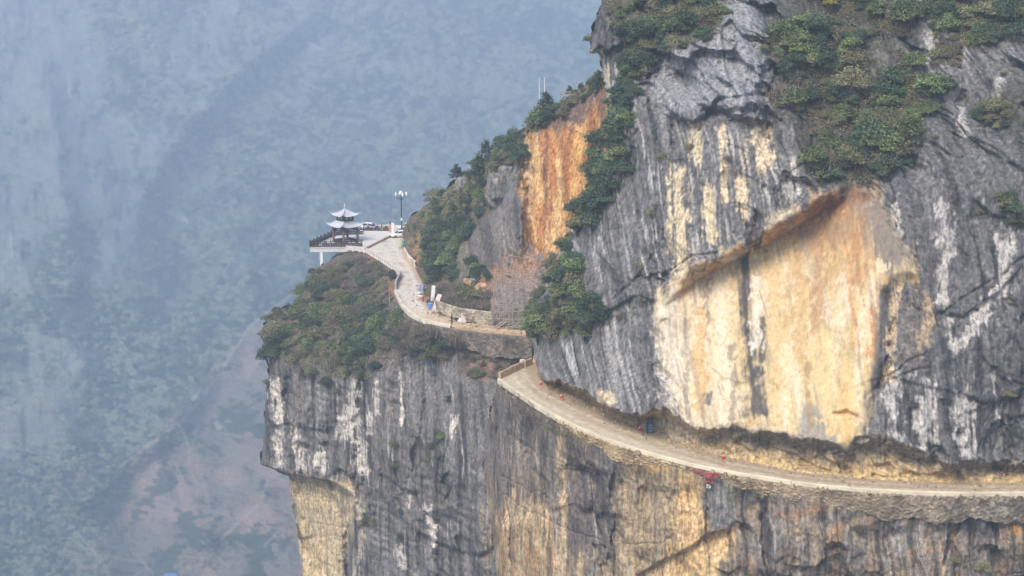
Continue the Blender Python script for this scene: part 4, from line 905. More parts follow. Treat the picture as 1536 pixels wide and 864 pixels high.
def local(p, org): return Vector((p[0] - org[0], p[1] - org[1], 0))
dFL, dFR, dBR, dBL = gv(464, 371.5), gv(544, 371), gv(556, 353), gv(502, 354)
DZ = 0.05
deck = thing('viewing_deck', 'white concrete viewing deck on columns jutting out over the gorge', 'deck', dFL)
q = [p - dFL for p in (dFL, dFR, dBR, dBL)]
prism(MB(), q, -.16 + DZ, DZ + .04).build('floor_slab', plain('deck_paving', srgb(200, 196, 190), .85), deck)
cen = sum((p for p in q), Vector()) / 4
prism(MB(), [cen + (p - cen) * .985 for p in q], -.95, -.162 + DZ).build('edge_beam', plain('deck_beam', srgb(208, 206, 202), .8, var=.1), deck)
for f, g in ((.21, .03), (.5, .10), (.16, .75)):
    p = q[0] + (q[1] - q[0]) * f + (q[3] - q[0]) * g
    MB().box((p.x, p.y, -4.95), (.62, .62, 8.0)).build('column', WHITEP, deck)
def railing(a, b, label, seed=0):
    a = Vector(a); b = Vector(b); d = b - a; L = d.length; ang = math.atan2(d.y, d.x)
    r = thing('railing', label, 'railing', a + Vector((0, 0, DZ + .04)), ang)
    n = max(1, int(round(L / 2.0)))
    for i in range(n + 1):
        x = L * i / n
        MB().box((x, 0, .66), (.17, .17, 1.32), 0, 1, .02).lathe([(.05, 1.30), (.12, 1.38), (.13, 1.46), (.07, 1.56), (.01, 1.6)], (x, 0, 0), 8).build('post', TIMBER, r)
    for z, t in ((1.12, .15), (.80, .12), (.14, .14)): MB().box((L / 2, 0, z), (L, .09, t)).build('rail', TIMBER, r)
    bal = MB().box((0, 0, .46), (.175, .06, .64)).mesh('baluster', TIMBER)
    for i in range(int(L / .2)):
        x = .1 + i * .2
        if abs((x / (L / n)) % 1 - .5) < .44: link('baluster', bal, r, (x, 0, 0))
    for i in range(n):
        x = L * (i + .5) / n
        MB().box((x, 0, .95), (L / n * .3, .05, .24)).build('carved_panel', REDPOST, r)
e = .12
railing(dFL + Vector((e, e, 0)), dFR + Vector((-e, e, 0)), 'dark timber railing along the front edge of the deck')
railing(dFL + Vector((e, e, 0)), dBL + Vector((e, -e, 0)), 'dark timber railing along the cliff side of the deck')
railing(dBL + Vector((e, -e, 0)), gv(545, 352.5), 'dark timber railing behind the pavilion')
railing(gv(546, 347), gv(586, 347.5), 'dark fence across the back of the court')

pc0 = gv(518.5, 363.2)
pav = thing('pavilion', 'two-tier pavilion with white upturned roofs and red-brown posts', 'pavilion', pc0 + Vector((0, 0, DZ + .04)), math.radians(-3))
RB = 2.35
pav.scale = (1.1, 1.1, 1.08)
dirs = [Vector((math.cos(a), math.sin(a), 0)) for a in (math.radians(k) for k in (0, 90, 180, 270))]
for d in dirs:
    MB().lathe([(.32, 0), (.34, .06), (.28, .14), (.24, .2), (.22, 3.1)], d * RB, 12).build('post', REDPOST, pav, True)
for i in range(4):
    a, b = dirs[i] * RB, dirs[(i + 1) % 4] * RB; m = (a + b) / 2; dd = b - a; ang = math.atan2(dd.y, dd.x)
    MB().box(m + Vector((0, 0, 2.92)), (dd.length, .14, .3), ang).box(m + Vector((0, 0, 2.5)), (dd.length, .08, .16), ang).build('lintel', TIMBER, pav)
    if i != 3: MB().box(m + Vector((0, 0, .45)), (dd.length - .4, .34, .09), ang).box(m + Vector((0, 0, .2)), (dd.length - .5, .1, .4), ang).build('bench', TIMBER, pav)
def tier(z_eave, z_top, r_eave, r_top, lift, name):
    nt, nr = 64, 9; V = []; Fs = []
    for j in range(nr):
        s = j / (nr - 1)
        for i in range(nt):
            a = 2 * math.pi * i / nt; k = (a / (math.pi / 2)) % 1; t = 2 * abs(k - .5)
            sq = 1 / (abs(math.cos(a)) + abs(math.sin(a)))          # square with corners on the axes
            sq = sq * (1 - .06 * (1 - t)) + .06 * t ** 6
            r = (r_top + (r_eave - r_top) * s) * sq
            z = z_eave + (z_top - z_eave) * (1 - s) ** 1.4 + lift * (t ** 5) * s ** 2.2
            V.append((r * math.cos(a), r * math.sin(a), z))
    for j in range(nr - 1):
        for i in range(nt): Fs.append((j * nt + i, j * nt + nt + i, j * nt + nt + (i + 1) % nt, j * nt + (i + 1) % nt))
    n = len(V)
    if r_top < .3: Fs.append(tuple(range(nt)))
    top = MB().add(V, Fs).build(name, ROOFW, pav, True)
    V2 = [(v[0] * .97, v[1] * .97, v[2] - .14) for v in V[nt * 2:]]
    F2 = [tuple(reversed((j * nt + i, j * nt + nt + i, j * nt + nt + (i + 1) % nt, j * nt + (i + 1) % nt))) for j in range(nr - 3) for i in range(nt)]
    MB().add(V2, F2).build('eave_lining', ROOFD, top, True)
    for k in range(4):
        c = nt // 4 * k
        pts = [Vector(V[j * nt + c]) + Vector((0, 0, .05)) for j in range(nr)]
        tip = pts[-1] + (pts[-1] - pts[-2]) * .5 + Vector((0, 0, .32)); pts.append(tip)
        MB().tube(pts, [.07] * (nr) + [.03], 6).build('hip_ridge', ROOFW, top, True)
    for k in range(4):                                              # courses of tiles
        for u in range(1, 15, 2):
            i = nt // 4 * k + u
            MB().tube([Vector(V[j * nt + i]) + Vector((0, 0, .015)) for j in range(0, nr)], .035, 5).build('tile_row', ROOFW, top)
tier(3.15, 4.55, 3.55, 1.25, .6, 'lower_roof')
for i in range(4):
    a, b = dirs[i] * 1.6, dirs[(i + 1) % 4] * 1.6; m = (a + b) / 2; dd = b - a; ang = math.atan2(dd.y, dd.x)
    MB().box(m + Vector((0, 0, 4.75)), (dd.length, .08, 1.0), ang).build('lattice_panel', TIMBER, pav)
    MB().box(a + Vector((0, 0, 4.8)), (.16, .16, 1.2)).build('upper_post', REDPOST, pav)
    for k in (.3, .7): MB().box(a + (b - a) * k + Vector((0, 0, 4.85)) + m.normalized() * .05, (.36, .03, .5), ang).build('lattice_window', ROOFW, pav)
tier(5.25, 6.55, 2.75, .1, .5, 'upper_roof')
MB().lathe([(.12, 6.6), (.2, 6.8), (.1, 6.95), (.2, 7.12), (.08, 7.3), (.12, 7.42), (.02, 7.75)], (0, 0, 0), 10).build('finial', ROOFW, pav, True)
tb = thing('stone_table', 'round stone table inside the pavilion', 'table', pc0 + Vector((0, 0, DZ + .04)))
MB().lathe([(.3, 0), (.2, .1), (.2, .68), (.3, .72)]).build('pedestal', STONE, tb); MB().lathe([(.55, .722), (.6, .75), (.6, .8), (.55, .82)]).build('table_top', STONE, tb)

# gate pillar, lamp, sign post
MB_ = MB().box((0, 0, 1.1), (.5, .5, 2.2), .2, 1, .03)
gp = thing('gate_pillar', 'white and orange pillar at the end of the court fence', 'pillar', gv(587.5, 349.5))
MB().box((0.28, 0, 1.1), (.62, .5, 2.3), 0, 1, .03).build('white_half', WHITEP, gp); MB().box((-.30, .02, 1.0), (.5, .44, 2.0), 0, 1, .03).build('orange_half', plain('orange_brick', srgb(196, 138, 108), .9), gp); MB().lathe([(.08, 2.0), (.16, 2.15), (.12, 2.5), (.03, 2.6)], (-.32, 0, 0), 8).build('lantern', DMETAL, gp)
lp = thing('street_lamp', 'tall street lamp with a cluster of five white bulbs beside the parked cars', 'street lamp', gv(602.5, 346))
MB().lathe([(.32, 0), (.32, .3), (.2, .5), (.17, 1.1), (.14, 1.2), (.13, 4), (.10, 7.0), (.14, 7.05), (.12, 7.2)], n=10).build('pole', DMETAL, lp, True)
bulb = MB().lathe([(.06, 0), (.13, .06), (.21, .3), (.22, .5), (.15, .75), (.05, .92)], n=10).mesh('bulb', plain('lamp_glass', srgb(240, 240, 238), .3, var=.02), True)
for k in range(4):
    a = math.radians(20 + 90 * k); d = Vector((math.cos(a), math.sin(a), 0))
    MB().tube([(0, 0, 6.9), d * .35 + Vector((0, 0, 7.15)), d * .85 + Vector((0, 0, 7.45)), d * 1.2 + Vector((0, 0, 7.75))], [.08, .07, .06, .05], 7).build('arm', DMETAL, lp, True)
    link('bulb', bulb, lp, d * 1.2 + Vector((0, 0, 7.75)))
MB().tube([(0, 0, 7.1), (0, 0, 8.1)], .07).build('arm', DMETAL, lp); link('bulb', bulb, lp, (0, 0, 8.1))
MB().box((0, -.14, 2.6), (.4, .04, .6)).build('notice', WHITEP, lp)

def car(label, loc, rz, paint):
    r = thing('parked_car', label, 'car', loc, rz)
    secs = [(-2.15, .62, .42, .62), (-2.1, .78, .25, .78), (-1.5, .88, .2, .92), (-.6, .9, .2, .96), (.7, .9, .2, .95), (1.2, .88, .2, .88), (1.85, .80, .22, .74), (2.12, .68, .3, .62), (2.2, .5, .4, .52)]
    V = []; Fs = []
    for x, w, zb, zt in secs:
        for yy, zz in ((-w * .92, zb), (-w, (zb + zt) * .5), (-w * .96, zt - .06), (-w * .86, zt), (w * .86, zt), (w * .96, zt - .06), (w, (zb + zt) * .5), (w * .92, zb)): V.append((x, yy, zz))
    for i in range(len(secs) - 1):
        for j in range(8): Fs.append((i * 8 + j, i * 8 + (j + 1) % 8, i * 8 + 8 + (j + 1) % 8, i * 8 + 8 + j))
    Fs += [tuple(range(7, -1, -1)), tuple(range((len(secs) - 1) * 8, len(secs) * 8))]
    MB().add(V, Fs).build('body', paint, r, True)
    g = [(-1.75, .72, .93), (-1.25, .66, 1.36), (-.2, .66, 1.46), (.45, .66, 1.40), (1.15, .72, .90)]
    V = []
    for x, w, z in g:
        V += [(x, -w - (.08 if z > 1 else .06), .9), (x, -w, z - .03), (x, w, z - .03), (x, w + (.08 if z > 1 else .06), .9)]
    Fs = [(i * 4 + j, i * 4 + j + 1, i * 4 + 5 + j, i * 4 + 4 + j) for i in range(4) for j in range(3)] + [(0, 3, 2, 1), (16, 17, 18, 19)]
    MB().add(V, Fs).build('window_band', GLASS, r)
    V = []
    for x, w, z in ((-1.32, .66, 1.37), (-.8, .68, 1.45), (-.2, .68, 1.48), (.3, .68, 1.44), (.5, .66, 1.40)): V += [(x, -w, z - .07), (x, -w * .9, z), (x, w * .9, z), (x, w, z - .07)]
    MB().add(V, [(i * 4 + j, i * 4 + j + 1, i * 4 + 5 + j, i * 4 + 4 + j) for i in range(4) for j in range(3)]).build('roof', paint, r, True)
    for s in (-1, 1):
        mb = MB()
        for x0, z0, x1, z1 in ((-1.72, .92, -1.27, 1.38), (-.35, .93, -.3, 1.44), (1.12, .9, .48, 1.4)): mb.tube([(x0, s * .79, z0), (x1, s * .69, z1)], .045, 5)
        mb.build('window_pillar', paint, r)
        for x in (-1.35, 1.3):
            w = MB().tube([(x, s * .70, .32), (x, s * .90, .32)], .32, 14).build('wheel', BLACK, r)
            MB().tube([(x, s * .89, .32), (x, s * .915, .32)], .2, 12).build('rim', METAL, w)
        MB().box((2.06, s * .55, .62), (.2, .3, .14), 0, 1, .03).build('headlight', plain('clear_lamp', srgb(210, 214, 218), .2), r)
        MB().box((-2.1, s * .6, .70), (.12, .26, .16), 0, 1, .02).build('tail_light', plain('red_lamp', srgb(150, 20, 20), .3), r)
        MB().box((.75, s * .98, .95), (.12, .2, .12), 0, 1, .03).build('mirror', paint, r)
    MB().box((2.16, 0, .34), (.08, 1.1, .14)).build('grille', BLACK, r)
    MB().box((2.19, 0, .44), (.03, .44, .12)).build('number_plate', METAL, r)
    return r
car('white car parked at the roadside below the street lamp', gv(600.5, 355.5), math.radians(200), CARW)
car('white car parked behind the first one under the lamp', gv(611, 344), math.radians(190), CARW)
car('white car standing behind the court fence near the pavilion', gv(551, 343.5), math.radians(165), CARW)

gb = thing('wheeled_bin', 'green wheeled bin at the roadside near the parked car', 'bin', gv(606.5, 370))
MB().box((0, 0, .62), (.62, .7, 1.0), .3, 1.12, .04).build('body', plain('green_plastic', srgb(70, 158, 128), .5), gb); MB().box((0, 0, 1.17), (.78, .86, .1), .3, 1, .03).build('lid', plain('dark_green_plastic', srgb(48, 122, 100), .5), gb)
for s in (-1, 1): MB().tube([(s * .28 - .04, .3, .1), (s * .28 + .04, .3, .1)], .1, 10).build('wheel', BLACK, gb)
bp = thing('bicycle', 'dark bicycle leaning at the roadside by the green bin', 'bicycle', gv(604, 374), .7)
for x in (-.5, .5):
    w = MB().tube([(x + .33 * math.cos(t), 0, .34 + .33 * math.sin(t)) for t in np.linspace(0, 6.2832, 17)], .025, 5).build('wheel', BLACK, bp)
MB().tube([(-.5, 0, .34), (-.2, 0, .85), (.35, 0, .88), (.5, 0, .34)], .025, 6).tube([(-.5, 0, .34), (0, 0, .32), (.35, 0, .85)], .025, 6).tube([(0, 0, .32), (-.22, 0, .92)], .025, 6).build('frame', DMETAL, bp)
MB().box((-.23, 0, .95), (.28, .15, .07), 0, .8).build('saddle', BLACK, bp); MB().tube([(.33, -.3, 1.02), (.35, 0, .98), (.33, .3, 1.02)], .02, 6).build('handlebar', DMETAL, bp)

# ------------------------------------------------------------------ people
def person(name_label, loc, rz, joints, cloth_top, cloth_leg, hat=None, waist=.95):
    """joints: dict of positions; one skinned surface for the body"""
    r = thing('person', name_label, 'person', loc, rz)
    J = joints; names = list(J.keys()); V = [J[k][0] for k in names]; R = [J[k][1] for k in names]
    E = [(names.index(a), names.index(b)) for a, b in LIMBS]
    m = bpy.data.meshes.new('body'); m.from_pydata(V, E, []); o = link('body', m, r)
    md = o.modifiers.new('skin', 'SKIN'); md.use_smooth_shade = True
    for i, q in enumerate(m.skin_vertices[0].data):
        q.radius = (R[i], R[i] * .85); q.use_root = names[i] == 'pelvis'
    sb = o.modifiers.new('sub', 'SUBSURF'); sb.levels = 1; sb.render_levels = 1
    dg = bpy.context.evaluated_depsgraph_get(); em = bpy.data.meshes.new_from_object(o.evaluated_get(dg))
    o.modifiers.clear(); o.data = em; em.materials.clear()
    skin = bpy.data.materials.get('skin') or plain('skin', srgb(196, 148, 120), .6, var=.05)
    for mt in (cloth_top, cloth_leg, skin, BLACK): em.materials.append(mt)
    near = lambda c, a: (c - Vector(J[a][0])).length
    for p in em.polygons:
        c = p.center
        k = min(names, key=lambda a: near(c, a) / (J[a][1] + .06))
        p.material_index = 2 if k in ('head', 'neck', 'hand_l', 'hand_r') else 3 if k in ('foot_l', 'foot_r', 'toe_l', 'toe_r') else 1 if k in ('knee_l', 'knee_r', 'ankle_l', 'ankle_r', 'hip_l', 'hip_r') else 0
        p.use_smooth = True
    h = Vector(J['head'][0])
    # head features
    MB().lathe([(.02, .13), (.08, .11), (.112, .05), (.118, 0), (.10, -.05)], h, 12).build('hair', BLACK, r, True)
    MB().box(h + Vector((0, -.105, -.02)), (.03, .04, .05), 0, .6).build('nose', skin, r)
    for s in (-1, 1): MB().box(h + Vector((s * .035, -.098, .015)), (.025, .015, .012)).build('eye', BLACK, r); MB().box(h + Vector((s * .1, 0, -.01)), (.02, .05, .06)).build('ear', skin, r)
    MB().box(h + Vector((0, -.095, -.06)), (.05, .015, .012)).build('mouth', plain('lips', srgb(150, 90, 80)) if 'lips' not in bpy.data.materials else bpy.data.materials['lips'], r)
    if hat: MB().lathe([(.16, .03), (.165, .045), (.13, .06), (.12, .12), (.08, .17), (.01, .19)], h, 12).build('helmet', hat, r, True)
    for side in ('l', 'r'):
        hd = Vector(J['hand_' + side][0]); ar = (hd - Vector(J['wrist_' + side][0])).normalized(); sx = ar.orthogonal().normalized()
        for f, (o1, ln) in enumerate(((-.035, .07), (-.012, .085), (.012, .08), (.035, .06))):
            b = hd + sx * o1 + ar * .03; MB().tube([b, b + ar * ln * .6, b + ar * ln + Vector((0, -.02, -.01))], [.010, .009, .007], 5).build('finger', skin, r)
        b = hd - sx * .04; MB().tube([b, b + (ar - sx) * .035, b + (ar - sx * .4) * .06], [.012, .010, .008], 5).build('thumb', skin, r)
    return r
LIMBS = [('pelvis', 'spine'), ('spine', 'chest'), ('chest', 'neck'), ('neck', 'head'), ('chest', 'shoulder_l'), ('shoulder_l', 'elbow_l'), ('elbow_l', 'wrist_l'), ('wrist_l', 'hand_l'), ('chest', 'shoulder_r'), ('shoulder_r', 'elbow_r'), ('elbow_r', 'wrist_r'), ('wrist_r', 'hand_r'),
         ('pelvis', 'hip_l'), ('hip_l', 'knee_l'), ('knee_l', 'ankle_l'), ('ankle_l', 'foot_l'), ('foot_l', 'toe_l'), ('pelvis', 'hip_r'), ('hip_r', 'knee_r'), ('knee_r', 'ankle_r'), ('ankle_r', 'foot_r'), ('foot_r', 'toe_r')]
def pose(lean=0.0, crouch=0.0, reach=0.0):
    J = {}; hz = .95 - crouch; ky = -.28 * crouch * 2
    J['pelvis'] = ((0, .1 * crouch * 2, hz), .14); sl = lambda d, z: (0, .1 * crouch * 2 - d * math.sin(lean), hz + d * math.cos(lean))
    for k, d, r in (('spine', .2, .13), ('chest', .42, .15), ('neck', .58, .06), ('head', .74, .105)): J[k] = (sl(d, 0), r)
    c = Vector(J['chest'][0])
    for s, k in ((-1, 'l'), (1, 'r')):
        J['hip_' + k] = ((s * .10, J['pelvis'][0][1], hz - .08), .10); J['knee_' + k] = ((s * .12, ky + (-.06 if s > 0 else .03), .50 - crouch * .15), .075); J['ankle_' + k] = ((s * .12, .04 if s < 0 else -.04, .09), .05)
        J['foot_' + k] = ((s * .12, (.0 if s < 0 else -.08), .045), .045); J['toe_' + k] = ((s * .13, (-.12 if s < 0 else -.2), .035), .035)
        sh = c + Vector((s * .19, 0, .06)); J['shoulder_' + k] = (tuple(sh), .07)
        J['elbow_' + k] = (tuple(sh + Vector((s * .05, -.22 * reach, -.28 + .06 * reach))), .05); J['wrist_' + k] = (tuple(sh + Vector((s * .03, -.44 * reach - .04, -.52 + .18 * reach))), .036); J['hand_' + k] = (tuple(sh + Vector((s * .03, -.52 * reach - .05, -.60 + .2 * reach))), .042)
    return J
cl = lambda n, c: plain(n, c, .9, var=.15)
person('person in dark clothes standing by the wheelbarrow on the upper road', gv(677.5, 487), math.radians(70), pose(.03, 0, .15), cl('dark_jacket', srgb(46, 44, 46)), cl('dark_trousers', srgb(40, 40, 46)))
person('crouching worker in an orange helmet beside the blue bin', gv(641, 459), math.radians(120), pose(.5, .28, .8), cl('navy_jacket', srgb(50, 50, 62)), cl('navy_trousers', srgb(44, 46, 58)), plain('orange_helmet', srgb(224, 142, 40), .4))
person('worker in a dull red jacket bending over beside the white sacks', gv(634.5, 453), math.radians(60), pose(.7, .12, .9), cl('red_jacket', srgb(172, 110, 92)), cl('grey_trousers', srgb(96, 92, 92)))

# ------------------------------------------------------------------ building-site things on the upper road
BLUE = plain('blue_plastic', srgb(104, 142, 206), .5, var=.1); BLUE2 = plain('faded_blue', srgb(130, 146, 186), .7, var=.2)
SACK = plain('white_sack', srgb(204, 200, 196), .9, var=.1); PANEL = plain('pinkish_board', srgb(200, 180, 172), .8, var=.1); WOOD = plain('weathered_wood', srgb(164, 142, 118), .9, var=.25, scale=5); BAMBOO = plain('bamboo', srgb(158, 146, 130), .8, var=.2, scale=3)
b = thing('plastic_bin', 'light blue plastic bin beside the crouching worker', 'bin', gv(645.3, 464))
MB().box((0, 0, .52), (.62, .62, 1.0), .4, 1.1, .05).build('body', BLUE, b); MB().box((0, 0, 1.05), (.74, .74, .08), .4, 1, .03).build('rim', BLUE2, b)
for k, (px, py) in enumerate(((630.5, 436), (634, 437))):
    b = thing('barrel', 'faded blue barrel standing above the white sacks', 'barrel', gv(px, py), 0, 'barrels above the sacks')
    MB().lathe([(.28, 0), (.31, .03), (.31, .3), (.33, .33), (.31, .36), (.31, .62), (.33, .65), (.31, .68), (.31, .98), (.28, 1.0)], n=14).build('body', BLUE2, b, True); MB().lathe([(.26, 1.0), (.26, 1.03), (.05, 1.03)], n=14).build('lid', BLUE, b)
def sack(loc, rz, s, label, mat, group=None):
    n = 10; V = []; Fs = []
    for j in range(7):
        t = j / 6; w = math.sin(math.pi * (.08 + .84 * t)) ** .4
        for i in range(n):
            a = 2 * math.pi * i / n; V.append(((t - .5) * .9 * s, math.cos(a) * .27 * w * s, (.17 + math.sin(a) * (.17 * w if math.sin(a) > 0 else .16)) * s + .02 * math.sin(5 * a + 7 * t)))
    for j in range(6):
        for i in range(n): Fs.append((j * n + i, j * n + (i + 1) % n, j * n + n + (i + 1) % n, j * n + n + i))
    Fs += [tuple(range(n - 1, -1, -1)), tuple(range(6 * n, 7 * n))]
    o = MB().add(V, Fs).build('cement_sack', mat, None, True); o.location = loc; o.rotation_euler.z = rz
    tag(o, label, 'sack', group)
for i, (px, py, z, rz) in enumerate(((628, 442, 0, .2), (631, 443.5, 0, .6), (629, 445, 0, -.2), (632, 446, 0, .4), (630, 444, .34, .5), (628.5, 443, .34, 1.2))):
    sack(gv(px, py) + Vector((0, 0, z)), rz, 1.1, 'white sack in the heap below the blue barrels', SACK, 'sacks heaped at the roadside')
brk = MB().box((0, 0, .06), (.24, .115, .115), 0, 1, .008).mesh('brick', plain('salmon_brick', srgb(196, 144, 122), .9, var=.2))
bs = thing('brick_stack', 'heap of salmon bricks on the road next to the sacks', 'brick stack', gv(632.5, 450))
rr = random.Random(5)
for k in range(60): o = link('brick', brk, bs, (rr.gauss(0, .45), rr.gauss(0, .35), .12 * (k % 3)), rr.uniform(0, 3))
def board(label, base, lean_dir, w, h, th, tilt, mat, cat='board'):
    """a sheet standing on the road and leaning back"""
    o = thing('leaning_board', label, cat, base, lean_dir)
    m = MB().box((0, 0, h / 2), (w, th, h), 0, 1, .01).build('sheet', mat, o); m.rotation_euler = (-tilt, 0, 0)
    k = MB().box((0, th / 2 + .05, h * .5), (w * .9, .06, .08)).box((0, th / 2 + .05, h * .15), (w * .9, .06, .08)).build('batten', WOOD, o); k.rotation_euler = (-tilt, 0, 0)
    return o
board('long pinkish board leaning against the bank behind the blue bin', gv(650, 465), math.radians(-40), 1.0, 3.0, .07, math.radians(35), PANEL)
board('white board leaning upright on the bank behind the workers', gv(648.5, 453), math.radians(-20), .7, 2.9, .06, math.radians(14), SACK)
board('pinkish board standing upright against the whitish revetment', gv(695.5, 484), math.radians(-8), .85, 2.3, .08, math.radians(8), PANEL)
board('short white board leaning beside the upright pinkish board', gv(689.5, 483.5), math.radians(-25), .8, 1.2, .06, math.radians(28), SACK)
st = thing('board_stack', 'slanted stack of pinkish boards lying beside the blue bin', 'board stack', gv(657, 467), math.radians(-35))
for k in range(5): MB().box((0, 0, .06 + .1 * k), (1.5, 1.2, .085), .03 * k).build('board', PANEL, st)
MB().box((.62, 0, .28), (.28, 1.0, .56), .05).build('end_frame', DMETAL, st)
wb = thing('wheelbarrow', 'dark wheelbarrow next to the standing person', 'wheelbarrow', gv(684.5, 482.5), .3)
MB().add([(-.42, -.3, .62), (.42, -.34, .66), (.42, .34, .66), (-.42, .3, .62), (-.2, -.2, .32), (.28, -.2, .32), (.28, .2, .32), (-.2, .2, .32)], [(4, 5, 6, 7), (0, 1, 5, 4), (1, 2, 6, 5), (2, 3, 7, 6), (3, 0, 4, 7)]).build('tray', DMETAL, wb)
MB().tube([(.62, -.04, .2), (.62, .04, .2)], .2, 14).build('wheel', BLACK, wb)
for s in (-1, 1): MB().tube([(.62, s * .1, .2), (0, s * .24, .34), (-.95, s * .3, .62)], .022, 6).build('handle', DMETAL, wb); MB().tube([(-.3, s * .25, .42), (-.36, s * .27, 0)], .022, 6).build('leg', DMETAL, wb)
def plank(label, a, b, w, th, mat, name='plank', group=None):
    a = Vector(a); b = Vector(b); d = b - a; o = MB().box((0, 0, 0), (d.length, w, th), 0, 1, .01).build(name, mat)
    o.location = (a + b) / 2; o.rotation_euler = d.to_track_quat('X', 'Z').to_euler(); tag(o, label, 'plank', group); return o
plank('thick plank sloping up to the scaffold foot', gv(741, 493) + Vector((0, 0, .1)), gv(757, 489) + Vector((0, 0, 1.0)), .22, .1, WOOD)
plank('second thick plank resting beside the sloping one', gv(744, 494) + Vector((0, 0, .1)), gv(761, 490) + Vector((0, 0, .95)), .22, .1, OKERSTONE)
for k in range(5):
    plank('long plank lying along the road edge before the revetment', gv(700 + 9 * k, 488.5 + .9 * k) + Vector((0, 0, .06)), gv(722 + 9 * k, 490.2 + .9 * k) + Vector((0, 0, .1 + .03 * (k % 2))), .25, .06, WOOD, group='planks along the road edge')

# scaffold of poles against the cut rock
sc = thing('scaffold', 'rickety pole scaffold standing against the cut rock', 'scaffold', gv(770, 492))
rr = random.Random(11)
def spole(a, b, r=.038): MB().tube([a - sc.location, (a + b) / 2 - sc.location + Vector((rr.uniform(-.08, .08), rr.uniform(-.08, .08), 0)), b - sc.location], r, 6).build('pole', BAMBOO, sc)
for row, Y in enumerate((230.6, 232.4)):
    for i, (px, top) in enumerate(((740, 408), (749, 400), (757, 396), (765, 388), (772, 385), (780, 398), (788, 408), (796, 414))):
        if row and i % 2: continue
        foot = at_depth(px + rr.uniform(-3, 3), 480, Y); foot[2] = 0; spole(Vector(foot), Vector(at_depth(px + rr.uniform(-4, 4), top + 14 * row + rr.uniform(-8, 12), Y)))
for y, x0, x1, k in ((409, 738, 785, 2), (426, 736, 800, 4), (444, 752, 800, 3), (456, 738, 792, 5), (468, 745, 800, -2), (478, 742, 796, 2)):
    spole(Vector(at_depth(x0, y, 230.5)), Vector(at_depth(x1, y + k, 230.5)), .05)
    if y < 460: spole(Vector(at_depth(x0 + 6, y + 3, 232.3)), Vector(at_depth(x1 - 8, y + k + 2, 232.3)), .05)
spole(Vector(at_depth(764, 383, 231)), Vector(at_depth(787, 388, 231)), .06); spole(Vector(at_depth(786, 388, 231)), Vector(at_depth(806, 382, 231)), .06)
for x0, y0, x1, y1 in ((748, 478, 775, 440), (795, 478, 770, 445)): spole(Vector(at_depth(x0, y0, 230.4)), Vector(at_depth(x1, y1, 230.4)))
for k in range(9):
    a = gv(762 + rr.uniform(-4, 6), 495.5 - rr.uniform(0, 5)) + Vector((0, 0, .08 + .06 * k)); b = gv(792 + rr.uniform(-6, 4), 496 - rr.uniform(0, 5)) + Vector((0, 0, .08 + .07 * k + rr.uniform(0, .8)))
    o = MB().tube([a - (a + b) / 2, b - (a + b) / 2], .05, 6).build('loose_pole', BAMBOO); o.location = (a + b) / 2; tag(o, 'loose pole in the pile below the scaffold', 'pole', 'poles piled below the scaffold')

# slabs of rock stuck on the bank
def boulder(px, py, sheet, size, label, mat, rot=(0, 0, 0), seed=0, cat='boulder', group=None, lift=0.0):
    k = sheet.find(px, py)
    if k is None: return
    bm = bmesh.new(); bmesh.ops.create_icosphere(bm, subdivisions=3, radius=1.0)
    V = np.array([v.co[:] for v in bm.verts], np.float32)
    f1, f2, dx, dy, r1, r2 = worley(V[:, 0] * 1.3 + seed, V[:, 1] * 1.3 + V[:, 2], seed)
    d = 1 + .5 * fbm(V[:, 0] * 1.2, V[:, 1] * 1.2, V[:, 2] * 1.2, 4, seed, .6) - .12 * f1 + .16 * r1
    V = np.clip(V * d[:, None], -.78, .78) * np.array(size)
    for v, c in zip(bm.verts, V): v.co = c
    m = bpy.data.meshes.new('boulder'); bm.to_mesh(m); bm.free(); m.materials.append(ROCK)
    base = srgb(132, 128, 122) if mat is STONE else srgb(182, 152, 120)
    tn = fbm(V[:, 0] * 1.3, V[:, 1] * 1.3, V[:, 2] * 1.3, 3, seed + 5, .6)
    rgba = np.ones((len(V), 4), np.float32); rgba[:, :3] = base * (.85 + .9 * tn)[:, None]
    m.attributes.new('Col', 'FLOAT_COLOR', 'POINT').data.foreach_set('color', np.clip(rgba, 0, 1).ravel())
    o = link('boulder', m, None, Vector([float(a) for a in sheet.W[k]]) + Vector((0, -.3, lift))); o.rotation_euler = rot
    tag(o, label, cat, group)
boulder(708, 424, Cs, (1.9, 1.2, .5), 'flat pale slab sliding down the orange bank', OKERSTONE, (.2, .35, .3), 2)
boulder(722, 431, Cs, (1.3, 1.1, .75), 'chunky ochre boulder perched on the orange bank', OKERSTONE, (.1, -.3, .2), 3)
boulder(716, 416, Cs, (1.6, 1.0, .45), 'grey slab above the ochre boulder on the bank', STONE, (.1, -.45, .2), 4)
for i, (px, py, s) in enumerate(((640, 352, 1.0), (694, 276, 1.6), (752, 280, 2.6), (741, 296, 1.8), (762, 262, 1.8))):
    boulder(px, py, Cs, (s, s, s * 1.1), ['small pale boulder low on the scrub slope', 'pale boulder among shrubs on the ridge', 'large rounded grey boulder beside the orange cliff', 'middling grey boulder under the large rounded one', 'grey boulder resting on top of the large rounded one'][i], STONE, (0, 0, i), 10 + i)

